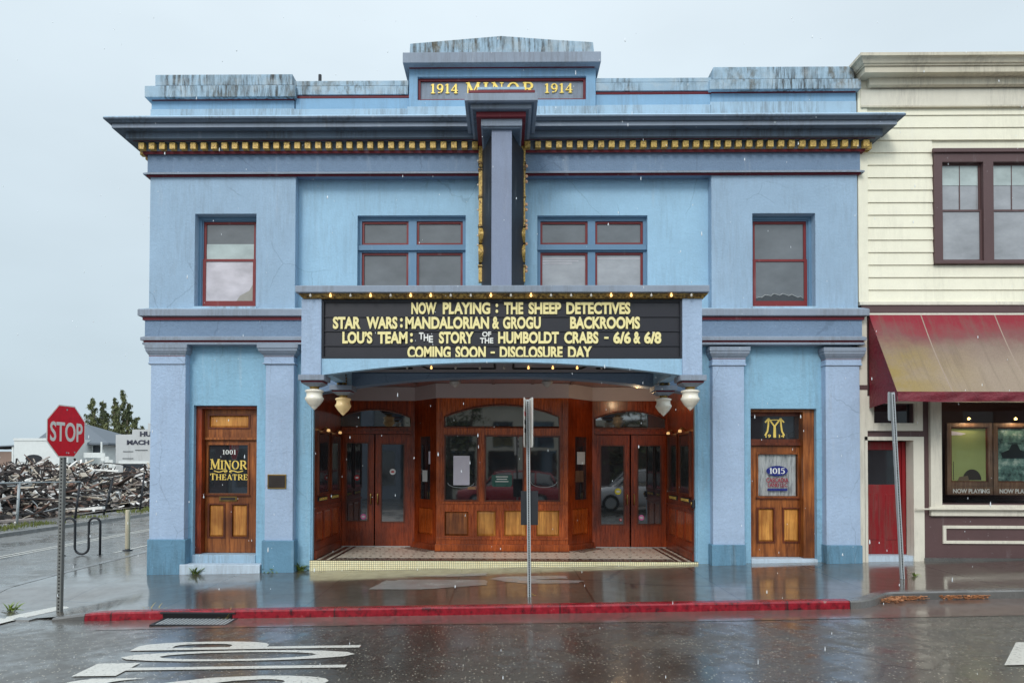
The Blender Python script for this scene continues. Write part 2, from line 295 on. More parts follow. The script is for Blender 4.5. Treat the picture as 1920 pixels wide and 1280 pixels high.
# ---------------------------------------------------------------- mesh builder
class MB:
    def __init__(s): s.v = []; s.f = []; s.m = []; s.mats = []; s.sm = []
    def mi(s, mat):
        if mat not in s.mats: s.mats.append(mat)
        return s.mats.index(mat)
    def face(s, pts, mat, smooth=False):
        b = len(s.v); s.v += [tuple(p) for p in pts]; s.f.append(tuple(range(b, b+len(pts)))); s.m.append(s.mi(mat)); s.sm.append(smooth)
    def raw(s, verts, faces, mat, smooth=False):
        b = len(s.v); s.v += [tuple(p) for p in verts]; k = s.mi(mat)
        for f in faces: s.f.append(tuple(b+i for i in f)); s.m.append(k); s.sm.append(smooth)
        return s
    def box(s, x0, x1, y0, y1, z0, z1, mat):
        x0, x1 = sorted((x0, x1)); y0, y1 = sorted((y0, y1)); z0, z1 = sorted((z0, z1))
        v = [(x0,y0,z0),(x1,y0,z0),(x1,y1,z0),(x0,y1,z0),(x0,y0,z1),(x1,y0,z1),(x1,y1,z1),(x0,y1,z1)]
        return s.raw(v, [(0,3,2,1),(4,5,6,7),(0,1,5,4),(1,2,6,5),(2,3,7,6),(3,0,4,7)], mat)
    def bx(s, px0, px1, py0, py1, Y0, Y1, mat):      # photo rectangle seen at depth Y0, Y1 deep
        pm = (py0+py1)/2; pc = (px0+px1)/2
        return s.box(ux(px0, Y0, pm), ux(px1, Y0, pm), Y0, Y1, uz(py1, Y0, pc), uz(py0, Y0, pc), mat)
    def obox(s, c, size, rot, mat):                  # oriented box
        M = Matrix.Translation(c) @ rot.to_4x4()
        x, y, z = (d/2 for d in size)
        v = [M @ Vector(p) for p in [(-x,-y,-z),(x,-y,-z),(x,y,-z),(-x,y,-z),(-x,-y,z),(x,-y,z),(x,y,z),(-x,y,z)]]
        return s.raw(v, [(0,3,2,1),(4,5,6,7),(0,1,5,4),(1,2,6,5),(2,3,7,6),(3,0,4,7)], mat)
    def plate(s, x0, x1, z0, z1, y0, y1, holes, mat):  # slab facing -Y with rectangular holes
        xs = sorted({x0, x1, *[h for q in holes for h in q[:2] if x0 < h < x1]})
        zs = sorted({z0, z1, *[h for q in holes for h in q[2:] if z0 < h < z1]})
        def solid(i, j):
            if not (0 <= i < len(xs)-1 and 0 <= j < len(zs)-1): return False
            cx, cz = (xs[i]+xs[i+1])/2, (zs[j]+zs[j+1])/2
            return not any(h[0] < cx < h[1] and h[2] < cz < h[3] for h in holes)
        for i in range(len(xs)-1):
            for j in range(len(zs)-1):
                if not solid(i, j): continue
                a, b, c, d = xs[i], xs[i+1], zs[j], zs[j+1]
                s.face([(a,y0,c),(b,y0,c),(b,y0,d),(a,y0,d)], mat); s.face([(b,y1,c),(a,y1,c),(a,y1,d),(b,y1,d)], mat)
                if not solid(i-1, j): s.face([(a,y1,c),(a,y0,c),(a,y0,d),(a,y1,d)], mat)
                if not solid(i+1, j): s.face([(b,y0,c),(b,y1,c),(b,y1,d),(b,y0,d)], mat)
                if not solid(i, j-1): s.face([(a,y1,c),(b,y1,c),(b,y0,c),(a,y0,c)], mat)
                if not solid(i, j+1): s.face([(a,y0,d),(b,y0,d),(b,y1,d),(a,y1,d)], mat)
        return s
    def ring(s, x0, x1, z0, z1, w, y0, y1, mat):
        return s.plate(x0, x1, z0, z1, y0, y1, [(x0+w, x1-w, z0+w, z1-w)], mat)
    def raised(s, x0, x1, z0, z1, y, proud, inset, mat):
        i = inset; Y = y-proud
        v = [(x0,y,z0),(x1,y,z0),(x1,y,z1),(x0,y,z1),(x0+i,Y,z0+i),(x1-i,Y,z0+i),(x1-i,Y,z1-i),(x0+i,Y,z1-i)]
        return s.raw(v, [(4,5,6,7),(0,1,5,4),(1,2,6,5),(2,3,7,6),(3,0,4,7),(0,3,2,1)], mat)
    def prism(s, poly, y0, y1, mat):                 # XZ polygon (counter-clockwise from -Y), extruded along Y
        n = len(poly)
        s.face([(x, y0, z) for x, z in poly], mat); s.face([(x, y1, z) for x, z in reversed(poly)], mat)
        for i in range(n):
            a, b = poly[i], poly[(i+1) % n]
            s.face([(a[0],y1,a[1]),(b[0],y1,b[1]),(b[0],y0,b[1]),(a[0],y0,a[1])], mat)
        return s
    def sweep(s, xl, xr, y0, ybl, ybr, prof, mats):
        for i in range(len(prof)-1):
            (p, z), (q, w) = prof[i], prof[i+1]; mt = mats[i]
            if mt is None: continue
            A, B, C, D = (xl-p, y0-p, z), (xr+p, y0-p, z), (xr+q, y0-q, w), (xl-q, y0-q, w)
            s.face([A, D, C, B], mt)
            if ybl is not None: s.face([(xl-p, ybl, z), (xl-q, ybl, w), D, A], mt)
            if ybr is not None: s.face([B, C, (xr+q, ybr, w), (xr+p, ybr, z)], mt)
        return s
    def lathe(s, prof, mat, c=(0, 0, 0), n=24, flute=None):
        b = len(s.v); k = s.mi(mat)
        for (r, z) in prof:
            for i in range(n):
                a = 2*math.pi*i/n; rr = r
                if flute and flute[0] <= z <= flute[1]: rr = r*(1-flute[2]*(i % 2))
                s.v.append((c[0]+rr*math.cos(a), c[1]+rr*math.sin(a), c[2]+z))
        for j in range(len(prof)-1):
            for i in range(n):
                s.f.append((b+j*n+i, b+j*n+(i+1) % n, b+(j+1)*n+(i+1) % n, b+(j+1)*n+i)); s.m.append(k); s.sm.append(True)
        return s
    def tube(s, pts, r, mat, n=8, caps=True):
        b = len(s.v); k = s.mi(mat); pts = [Vector(p) for p in pts]; N = len(pts); rs = r if isinstance(r, (list, tuple)) else [r]*N
        for i, p in enumerate(pts):
            d = (pts[min(i+1, N-1)]-pts[max(i-1, 0)]).normalized()
            up = Vector((0, 0, 1)) if abs(d.z) < .9 else Vector((0, 1, 0))
            u = d.cross(up).normalized(); w = u.cross(d)
            for j in range(n):
                a = 2*math.pi*j/n; q = p+(u*math.cos(a)+w*math.sin(a))*rs[i]; s.v.append(tuple(q))
        for i in range(N-1):
            for j in range(n):
                s.f.append((b+i*n+j, b+i*n+(j+1) % n, b+(i+1)*n+(j+1) % n, b+(i+1)*n+j)); s.m.append(k); s.sm.append(True)
        if caps:
            s.f.append(tuple(b+j for j in range(n))[::-1]); s.m.append(k); s.sm.append(False)
            s.f.append(tuple(b+(N-1)*n+j for j in range(n))); s.m.append(k); s.sm.append(False)
        return s
    def build(s, name, parent=None, loc=(0, 0, 0), rotz=0, bev=0):
        me = bpy.data.meshes.new(name); me.from_pydata(s.v, [], s.f)
        for m in s.mats: me.materials.append(m)
        me.polygons.foreach_set('material_index', s.m); me.polygons.foreach_set('use_smooth', s.sm)
        me.update()
        o = bpy.data.objects.new(name, me); COL.objects.link(o)
        o.location = loc; o.rotation_euler = (0, 0, rotz)
        if parent: o.parent = parent
        if bev:
            bm = bmesh.new(); bm.from_mesh(me); bmesh.ops.remove_doubles(bm, verts=bm.verts, dist=1e-5)
            bm.to_mesh(me); bm.free()
            md = o.modifiers.new('edge', 'BEVEL'); md.width = bev; md.segments = 2; md.limit_method = 'ANGLE'; md.angle_limit = R(50)
        return o

def thing(name, label, cat, loc=(0, 0, 0), group=None, rotz=0):
    o = bpy.data.objects.new(name, None); COL.objects.link(o); o.location = loc; o.rotation_euler = (0, 0, rotz); o.empty_display_size = .2
    o['label'] = label; o['category'] = cat
    if group: o['group'] = group
    return o
def tag(o, label, cat, group=None):
    o['label'] = label; o['category'] = cat
    if group: o['group'] = group
    return o
def struct(o): o['kind'] = 'structure'; return o
def stuff(o): o['kind'] = 'stuff'; return o
def copy_part(src, parent, loc=None, name=None):
    c = src.copy(); COL.objects.link(c); c.parent = parent
    if loc is not None: c.location = loc
    return c
def copy_tree(o, loc=None, label=None, rotz=None, parent=None):
    c = o.copy(); COL.objects.link(c)
    if parent: c.parent = parent
    if loc is not None: c.location = loc
    if rotz is not None: c.rotation_euler = (0, 0, rotz)
    if label: c['label'] = label
    for ch in list(o.children): copy_tree(ch, parent=c)
    return c

def text_raw(body, offset=0.0, extrude=.1):
    cu = bpy.data.curves.new('t', 'FONT'); cu.body = body; cu.size = 1; cu.offset = offset; cu.extrude = extrude; cu.resolution_u = 4
    o = bpy.data.objects.new('t', cu); COL.objects.link(o)
    dg = bpy.context.evaluated_depsgraph_get(); me = bpy.data.meshes.new_from_object(o.evaluated_get(dg))
    v = [tuple(x.co) for x in me.vertices]; f = [tuple(p.vertices) for p in me.polygons]
    bpy.data.objects.remove(o); bpy.data.curves.remove(cu); bpy.data.meshes.remove(me)
    return v, f
CAPS = None
def fit_text(mb, body, x0, x1, z0, z1, y, mat, offset=.02, depth=.02):
    v, f = text_raw(body, offset)
    xa, xb = min(p[0] for p in v), max(p[0] for p in v); za, zb = min(p[1] for p in v), max(p[1] for p in v)
    vv = [(x0+(p[0]-xa)/(xb-xa)*(x1-x0), y if p[2] > 0 else y+depth, z0+(p[1]-za)/(zb-za)*(z1-z0)) for p in v]
    mb.raw(vv, f, mat)

# small serif alphabet, drawn as strokes (unit height, returns width and polygons)
def _st(pts, w0, w1=None):
    w1 = w0 if w1 is None else w1; out = []
    for i in range(len(pts)-1):
        a, b = Vector(pts[i]), Vector(pts[i+1]); d = (b-a); L = d.length; d = d/L; n = Vector((-d.y, d.x))
        e = d*min(w0*.12, .02)
        out.append([tuple(a-e-n*w0/2), tuple(b+e-n*w1/2), tuple(b+e+n*w1/2), tuple(a-e+n*w0/2)])
    return out
def _arc(cx, cy, rx, ry, a0, a1, wv, wh, n=14):
    out = []; P = []
    for i in range(n+1):
        a = R(a0+(a1-a0)*i/n); w = wh+(wv-wh)*abs(math.cos(a))
        P.append(((cx+(rx-w/2)*math.cos(a), cy+(ry-w/2)*math.sin(a)), (cx+(rx+w/2)*math.cos(a), cy+(ry+w/2)*math.sin(a))))
    for i in range(n): out.append([P[i][0], P[i][1], P[i+1][1], P[i+1][0]])
    return out
def _sf(x, y, w=.26, h=.07): return [[(x-w/2, y), (x+w/2, y), (x+w/2, y+h), (x-w/2, y+h)]]
T_, N_ = .17, .08
SER = {
 'M': (.98, _st([(.14,0),(.14,1)],N_)+_st([(.16,1),(.49,.1)],T_)+_st([(.49,.1),(.82,1)],N_)+_st([(.84,0),(.84,1)],T_)+_sf(.14,0)+_sf(.84,0,.3)+_sf(.1,.93,.2)+_sf(.88,.93,.2)),
 'I': (.36, _st([(.18,0),(.18,1)],T_)+_sf(.18,0,.34)+_sf(.18,.93,.34)),
 'N': (.84, _st([(.14,0),(.14,1)],N_)+_st([(.14,1),(.7,0)],T_)+_st([(.7,0),(.7,1)],N_)+_sf(.14,0)+_sf(.1,.93,.2)+_sf(.7,.93)),
 'O': (.86, _arc(.43,.5,.34,.46,0,360,T_,N_,24)),
 'R': (.84, _st([(.18,0),(.18,1)],T_)+_sf(.18,0,.32)+_sf(.13,.93,.22)+_st([(.18,.96),(.45,.96)],N_)+_st([(.18,.48),(.45,.48)],N_)+_arc(.45,.72,.2,.24,-90,90,T_,N_)+_st([(.42,.48),(.74,.04)],T_)+_sf(.76,0,.18)),
 'T': (.76, _st([(.38,0),(.38,1)],T_)+_sf(.38,0,.32)+_st([(.04,.96),(.72,.96)],N_)+_st([(.06,.98),(.06,.72)],N_)+_st([(.70,.98),(.70,.72)],N_)),
 'H': (.88, _st([(.16,0),(.16,1)],T_)+_st([(.72,0),(.72,1)],T_)+_st([(.16,.5),(.72,.5)],N_)+_sf(.16,0,.32)+_sf(.72,0,.32)+_sf(.16,.93,.32)+_sf(.72,.93,.32)),
 'E': (.72, _st([(.18,0),(.18,1)],T_)+_sf(.13,0,.22)+_sf(.13,.93,.22)+_st([(.18,.96),(.64,.96)],N_)+_st([(.18,.04),(.66,.04)],N_)+_st([(.18,.52),(.5,.52)],N_)+_st([(.62,.98),(.62,.76)],N_)+_st([(.64,.02),(.64,.25)],N_)+_st([(.5,.42),(.5,.62)],N_)),
 'A': (.86, _st([(.12,0),(.42,1)],N_)+_st([(.42,1),(.74,0)],T_)+_st([(.22,.34),(.64,.34)],N_)+_sf(.12,0)+_sf(.74,0,.28)),
 '1': (.44, _st([(.24,0),(.24,1)],T_)+_sf(.24,0,.38)+_st([(.06,.86),(.2,.97)],N_)),
 '0': (.66, _arc(.33,.5,.25,.46,0,360,T_,N_,24)),
 '9': (.66, _arc(.33,.68,.22,.28,0,360,T_*.9,N_,20)+_arc(.24,.6,.32,.56,-62,20,T_*.9,N_)+_sf(.24,.02,.2,.1)),
 '4': (.68, _st([(.46,0),(.46,1)],T_)+_st([(.46,.98),(.05,.3)],N_)+_st([(.03,.3),(.64,.3)],N_)+_sf(.46,0,.34)),
 '5': (.62, _st([(.16,.95),(.54,.95)],.11)+_st([(.15,.98),(.13,.56)],N_)+_arc(.28,.34,.22,.3,-140,110,T_,N_,18)),
 ' ': (.45, [])}
def serif_text(mb, body, xc, zc, h, y, mat, width=None, depth=.012, arch=0, spacing=.06, bold_first=1.0):
    w = 0; items = []
    for k, ch in enumerate(body):
        gw, polys = SER[ch]; sc = bold_first if k == 0 else 1.0
        items.append((w, polys, sc)); w += gw*sc+spacing
    w -= spacing; s = (width/w) if width else h
    for off, polys, sc in items:
        for pi, poly in enumerate(polys):
            pts = [(xc+(off+x*sc-w/2)*s, zc+((q*sc-.5))*h) for x, q in poly]
            if arch: pts = [(x, z+arch*(1-((x-xc)/(w*s/2))**2)) for x, z in pts]
            yy = y-.0006*(pi % 9)
            mb.prism(pts, yy, y+depth, mat)
# ---------------------------------------------------------------- ground levels
def sst(t): t = max(0, min(1, t)); return t*t*(3-2*t)
def gx(x): return .0210*max(-18, min(14, x)) + .020
def road_z(x, y):
    z = gx(x) - .145
    if y < -3.2: z += .012*min(5, -3.2-y)
    return z
def walk_z(x, y):
    z = gx(x) + (.012*max(-3.2, y) if y < 0 else .004*min(y, 20))
    k = sst((-5.3-x)/1.3)*sst((-1.0-y)/1.3)
    k = max(k, 0)
    return z*(1-k) + (road_z(x, y)+.012)*k

# ================================================================ THEATRE
XL, XR = ux(280.5, 0, 450), ux(1608, 0, 450)
TH = thing('theatre_building', 'two-storey pale blue stucco cinema with gold dentils and a MINOR name panel', 'cinema', (0, 0, 0))
Ywall, Ymid, Ylow, Ypil = 0.0, .20, .14, -.03
z_belt_t, z_belt_b = uz(580, 0), uz(646, 0)
z_fr_b = uz(328, 0)
xm0, xm1 = ux(554, 0, 430), ux(1334, 0, 430)

def op(px0, px1, py0, py1, Y):       # photo rectangle -> x0,x1,z0,z1 at depth Y
    pm, pc = (py0+py1)/2, (px0+px1)/2
    return (ux(px0, Y, pm), ux(px1, Y, pm), uz(py1, Y, pc), uz(py0, Y, pc))

# upper walls
oL = op(365, 480, 401, 577, 0); oR = op(1411, 1529, 400, 577, 0)
mb = MB(); mb.plate(XL, xm0, z_belt_t-.05, z_fr_b, 0, .34, [oL], P_LAV); mb.build('tower_wall', TH, bev=.006); mb = MB(); mb.plate(xm1, XR, z_belt_t-.05, z_fr_b, 0, .34, [oR], P_LAV)
mb.build('tower_wall', TH, bev=.006)
oML = op(670, 873, 404, 560, Ymid); oMR = op(1007.5, 1214, 404, 560, Ymid)
mb = MB(); mb.plate(xm0-.01, xm1+.01, uz(700, Ymid), z_fr_b+.02, Ymid, .5, [oML, oMR], P_SKY); mb.build('recessed_wall', TH, bev=.006)
# lower walls with door openings
dL = op(362, 480.5, 760, 1060, Ylow); dR = op(1408, 1531.5, 766, 1052, Ylow)
lx0, lx1 = ux(583, Ylow, 950), ux(1307.5, Ylow, 950)
mb = MB()
mb.plate(XL+.05, lx0, -.4, z_belt_b+.03, Ylow, .62, [(dL[0], dL[1], -.5, dL[3])], P_LOW); mb.build('lower_wall', TH, bev=.006); mb = MB()
mb.plate(lx1, XR-.05, -.4, z_belt_b+.03, Ylow, .62, [(dR[0], dR[1], -.5, dR[3])], P_LOW)
mb.build('lower_wall', TH, bev=.006)
mb = MB(); nn = 40; zt_ = uz(700, Ymid)-.002; zA, zB_ = uz(739, Ylow), uz(706, Ylow)
LARC = [(lx0+(lx1-lx0)*i/nn, zA+(zB_-zA)*(1-abs(2*i/nn-1)**2.2)) for i in range(nn+1)]
mb.raw([(x, y, z) for x, z in LARC for y in (Ylow+.01, .5)]+[(x, y, zt_) for x, z in LARC for y in (Ylow+.01, .5)], [q for i in range(nn) for q in ((2*i, 2*i+2, 2*(nn+1)+2*i+2, 2*(nn+1)+2*i), (2*i+1, 2*i+3, 2*i+2, 2*i), (2*i+3, 2*i+1, 2*(nn+1)+2*i+1, 2*(nn+1)+2*i+3))], P_FRZ)
mb.build('entrance_lintel', TH)
# body behind the front: side walls, rear, roof
mb = MB()
mb.box(XL+.02, XL+.3, .62, 16, -.6, uz(205, 0), P_LOW); mb.box(XR-.3, XR-.02, .62, 16, -.6, uz(205, 0), P_LOW)
mb.box(XL+.3, XR-.3, 15.7, 15.98, -.6, uz(205, 0), P_LOW); mb.box(XL+.3, XR-.3, .63, 15.7, uz(226, 0), uz(222, 0), P_STN)
mb.box(XL+.3, XR-.3, .5, .62, z_belt_t, uz(230, 0), P_LOW)
mb.build('side_walls_and_roof', TH)

# main cornice with frieze
Yc = -.0
def pz(p, py): return (p, uz(py, Yc-p, 945))
prof = [(.0, uz(214, 0)), (.54, uz(214.5, -.54)), (.56, uz(216, -.56)), (.56, uz(219, -.56)), (.53, uz(222, -.53)), (.50, uz(226.5, -.5)), (.46, uz(228, -.46)), (.46, uz(236.5, -.46))]
zs = prof[-1][1]
prof += [(.30, zs), (.30, uz(257, -.30))]; zb = prof[-1][1]
prof += [(.215, zb), (.215, uz(262.5, -.215)), (.12, uz(262.5, -.215)), (.12, uz(280, -.12)), (.10, uz(281.5, -.1)), (.09, uz(286.5, -.09)), (.035, uz(287, -.035))]
mats = [P_PRL, P_PRL, P_DRK, P_DRK, P_DRK, P_DRK, P_GRY, P_DRK, P_DRK, P_DRK, P_RED, P_DRK, P_DRK, P_GRY, P_RED, P_RED]
prof += [(.035, uz(321, -.035)), (.09, uz(322, -.09)), (.09, uz(324.5, -.09)), (.045, uz(325, -.045)), (.045, uz(328.5, -.045)), (0, uz(328.5, -.045))]
mats += [P_FRZ, P_GRY, P_GRY, P_GRY, P_RED, P_RED]
mb = MB(); mb.sweep(XL, XR, Yc, 2.2, .02, prof, mats); mb.box(XL+.002, XR-.002, .0, .5, z_fr_b-.003, uz(214, 0)-.004, P_FRZ)
CORN = mb.build('cornice', TH)
dz1, dz0 = uz(264.5, -.21), uz(277, -.21)
mb = MB(); mb.box(-.052, .052, -.09, .004, -(dz1-dz0)/2, (dz1-dz0)/2, GOLD); d0 = mb.build('dentil', CORN, bev=.006)
xs0, xs1 = XL-.12+.055, XR+.12-.055; nd = 70
for i in range(nd):
    o = d0 if i == 0 else copy_part(d0, CORN)
    o.location = (xs0+(xs1-xs0)*i/(nd-1), -.12, (dz0+dz1)/2)
for s in (-1, 1):
    for k in range(1, 3):
        o = copy_part(d0, CORN); o.rotation_euler = (0, 0, R(-90 if s < 0 else 90)); o.location = ((XL-.12) if s < 0 else (XR+.12), -.12+.19*k if s < 0 else -.12+.06*k, (dz0+dz1)/2)

# parapet
def par_block(px0, px1, wpx0, wpx1, upx0, upx1, ys, p, name, redp=.03):
    # ys: top upper, top coping, bottom coping, red bottom, wall bottom, base bottom
    mb = MB(); yU, yc, yb, yr, yw, ybs = ys
    if upx0 is not None: mb.box(ux(upx0, 0, 150), ux(upx1, 0, 150), -.02, .5, uz(yc, 0)-.01, uz(yU, -.02), P_STN)
    a, b = ux(px0, -p, 165), ux(px1, -p, 165)
    mb.box(a, b, -p, .5, uz(yb, -p), uz(yc, -p), P_STN)
    mb.box(ux(wpx0, -redp, 180), ux(wpx1, -redp, 180), -redp, .4, uz(yr, -redp), uz(yb, -p)+.01, P_RED)
    mb.box(ux(wpx0, 0, 190), ux(wpx1, 0, 190), 0, .39, uz(yw, 0), uz(yr, -redp)+.002, P_PAR)
    mb.box(ux(wpx0-2, -.025, 210), ux(wpx1+1, -.025, 210), -.025, .38, uz(ybs, -.025), uz(yw, 0)+.01, P_PRL)
    return mb.build(name, TH, bev=.008)
par_block(271, 554, 284, 552, 292, 549, (137, 157.5, 179, 184.5, 204, 219), .12, 'parapet')
par_block(554.5, 765, 554, 770, 554, 766, (150, 160, 176, 182.5, 205, 219), .04, 'parapet', redp=0.01)
par_block(1117, 1330.5, 1113, 1333, 1117, 1333, (147.5, 156, 171.5, 178, 200, 216), .04, 'parapet', redp=0.01)
par_block(1331, 1615, 1333.5, 1605, 1337, 1601, (128, 151, 169.5, 175.5, 195, 216), .12, 'parapet')
# centre block with gable top and name panel
mb = MB()
def cp(px, py, Y): return (ux(px, Y, py), uz(py, Y, px))
mb.prism([cp(768, 100, -.1), cp(1114, 98, -.1), cp(1112, 79, -.1), cp(1030, 74, -.1), cp(940, 67.5, -.1), cp(850, 75, -.1), cp(769, 82, -.1)], -.1, .5, P_STN)
mb.bx(755, 1127, 97.5, 117, -.26, .55, P_GRY)
mb.bx(764, 1118, 115.5, 121, -.16, .5, P_DRK); mb.bx(766, 1116, 119.5, 125.5, -.12, .48, P_RED)  # dark strip paints in the shade under the coping
pan = op(783, 1099, 143.5, 187, -.07)
mb.plate(ux(767, -.07, 160), ux(1117, -.07, 160), uz(202, -.07), uz(124.5, -.07), -.07, .45, [pan], P_PAR)
mb.bx(763, 1121, 199, 219, -.10, .44, P_PRL)
mb.build('parapet_gable', TH, bev=.008)
mb = MB(); mb.box(pan[0]-.01, pan[1]+.01, .03, .06, pan[2]-.01, pan[3]+.01, P_GRY); mb.ring(pan[0], pan[1], pan[2], pan[3], .045, -.01, .03, P_RED); NP = mb.build('name_panel', TH)
zc_ = uz(165, .0, 945)
for body, a, b in (('1914', 807, 859), ('1914', 1021, 1074)):
    mb = MB(); serif_text(mb, body, ux((a+b)/2, 0, 165), zc_-.005, .17, .008, GLDL, width=ux(b, 0, 165)-ux(a, 0, 165), spacing=.12, depth=.02); mb.build('lettering', NP)
mb = MB(); serif_text(mb, 'MINOR', ux(938, 0, 165), uz(165.5, 0), .22, .008, GLDL, width=ux(1003, 0, 165)-ux(874, 0, 165), spacing=.22, depth=.02); mb.build('lettering', NP)
# roof vent
mb = MB(); xv = ux(600, 1.6, 145); mb.tube([(xv, 1.6, uz(200, 0)), (xv, 1.6, uz(139, 1.6))], .035, STEELD); mb.build('vent_pipe', TH)

# belt course
def belt(pxl, pxr, left):
    xl = XL if left else ux(pxl, 0, 600); xr = ux(pxr, 0, 600) if left else XR
    p = [(0, uz(577, 0)), (.12, uz(578.5, -.12)), (.135, uz(580, -.135)), (.135, uz(591, -.135)), (.09, uz(593.5, -.09)), (.075, uz(594, -.075)), (.075, uz(599.5, -.075)), (.045, uz(600, -.045)), (.045, uz(630, -.045)), (.10, uz(632, -.10)), (.10, uz(637.5, -.10)), (.06, uz(639, -.06)), (.06, uz(641.5, -.06)), (.075, uz(642, -.075)), (.075, uz(645.5, -.075)), (-.13, uz(645.5, -.075))]
    m = [P_PRL, P_GRY, P_GRY, P_GRY, P_RED, P_RED, P_FRZ, P_FRZ, P_GRY, P_GRY, P_RED, P_RED, P_GRY, P_GRY, P_GRY]
    k = MB()
    if left: k.sweep(xl, xr, 0, 2.0, None, p, m)
    else: k.sweep(xl, xr, 0, None, .02, p, m)
    k.box(xl+.003, xr-.003, .0, .3, p[-1][1]+.002, z_belt_t-.06, P_FRZ)
    k.build('belt_course', TH)
belt(260, 640, True); belt(1240, 1628, False)
# pilasters
def pilaster(s0, s1, p0, p1, c0, c1, ys):
    ca, cb, ra, rb, pt, pb = ys
    mb = MB(); mb.box(ux(s0, Ypil, 850), ux(s1, Ypil, 850), Ypil, Ylow+.02, uz(pt+4, Ypil), uz(ca+8, Ypil), P_PIL); sh = mb.build('pilaster', TH, bev=.01)
    cx = (s0+s1)/2
    mb = MB(); xa, xb = ux(s0, Ypil, 660), ux(s1, Ypil, 660); e1 = (ux(c1, Ypil, ca)-ux(c0, Ypil, ca)-(xb-xa))/2
    prof = [(0, uz(ca, Ypil)), (e1, uz(ca, Ypil)), (e1, uz(ca+7, Ypil)), (e1*.85, uz(ca+8, Ypil)), (e1*.85, uz(ca+11.5, Ypil)), (e1*.45, uz(ca+17, Ypil)), (e1*.2, uz(ca+19, Ypil)), (e1*.2, uz(ca+21, Ypil)), (.012, uz(ca+22, Ypil)), (.012, uz(ra, Ypil)), (e1*.3, uz(ra, Ypil)), (e1*.3, uz(rb-1.5, Ypil)), (0.004, uz(rb, Ypil))]
    mb.sweep(xa, xb, Ypil, Ylow+.02, Ylow+.02, prof, [P_GRY, P_GRY, P_GRY, P_GRY, P_GRY, P_GRY, P_GRY, P_RED, P_PIL, P_PIL, P_PIL, P_GRY]); mb.build('capital', sh)
    mb = MB(); mb.box(ux(p0, Ypil-.05, 1040), ux(p1, Ypil-.05, 1040), Ypil-.05, Ylow+.02, uz(pb, Ypil-.05, cx)-.25, uz(pt, Ypil-.05, cx), P_PLI); mb.build('plinth', sh, bev=.012)
pilaster(281, 346.5, 275, 347, 271, 350, (646.5, 656, 680, 684, 1011, 1076))
pilaster(497, 550, 490, 551, 485, 561, (647, 656, 680, 684, 1013, 1073))
pilaster(1336.5, 1396, 1335, 1399, 1328, 1404, (651, 660, 682, 686, 1021, 1060))
pilaster(1549, 1613, 1551, 1618, 1542, 1621, (652, 661, 682, 686, 1022, 1056))

# windows
def sash_window(o, left, pane_hi, pane_lo, py_meet):
    Yf = .16
    mb = MB(); mb.ring(o[0], o[1], o[2], o[3], .055, Yf, .33, P_WIN); mb.ring(o[0]+.055, o[1]-.055, o[2]+.055, o[3]-.055, .02, Yf+.03, .33, P_WIN)
    mb.box(o[0]-.02, o[1]+.02, -.02, Yf+.02, o[2]-.03, o[2]+.025, P_PRL)
    W = mb.build('window', TH)
    a, b, c, d = o[0]+.07, o[1]-.07, o[2]+.07, o[3]-.07; zm = uz(py_meet, .22)
    mb = MB(); mb.ring(a, b, zm-.02, d, .05, .215, .26, P_SAS); mb.build('upper_sash', W)
    mb = MB(); mb.plate(a, b, c, zm+.03, .185, .214, [(a+.055, b-.055, c+.10, zm-.012)], P_SAS); mb.build('lower_sash', W)
    mb = MB(); mb.box(a+.045, b-.045, .235, .245, zm+.02, d-.045, pane_hi); P = mb.build('pane', W)
    mb = MB(); mb.box(a+.05, b-.05, .202, .210, c+.095, zm-.008, pane_lo); mb.build('pane', W)
    return W, a, b, c, d, zm
W, a, b, c, d, zm = sash_window(oL, True, GL_GY, GL_BL, 489)
mb = MB(); mb.box(a+.05, b-.05, .229, .234, zm+.035, uz(457, .23), GL_GN); mb.build('blind', W)
mb = MB(); mb.prism([(b-.056, c+.105), (b-.056, c+.42), (b-.12, c+.30), (b-.30, c+.20), (b-.36, c+.105)], .199, .2015, flat('peeled_paper_behind_pane', rgb(150, 146, 138), .4)); mb.build('peeled_corner', W)
W, a, b, c, d, zm = sash_window(oR, False, GL_GY, GL_GY, 491)
mb = MB(); nn = 16; top_ = [(b-.06+(a+.12-b)*k/nn, c+.125+.085*math.sin(math.pi*k/nn)**.6+.02*math.sin(k*2.1)) for k in range(nn+1)]
mb.prism([(a+.06, c+.1), (b-.06, c+.1)]+top_, .199, .2015, flat('dark_curtain_behind_pane', rgb(62, 66, 70), .3)); mb.tube([(x, .2, z+.012) for x, z in top_], .010, flat('pale_curtain_hem', rgb(150, 152, 152), .5), 5); mb.build('sagging_curtain', W)
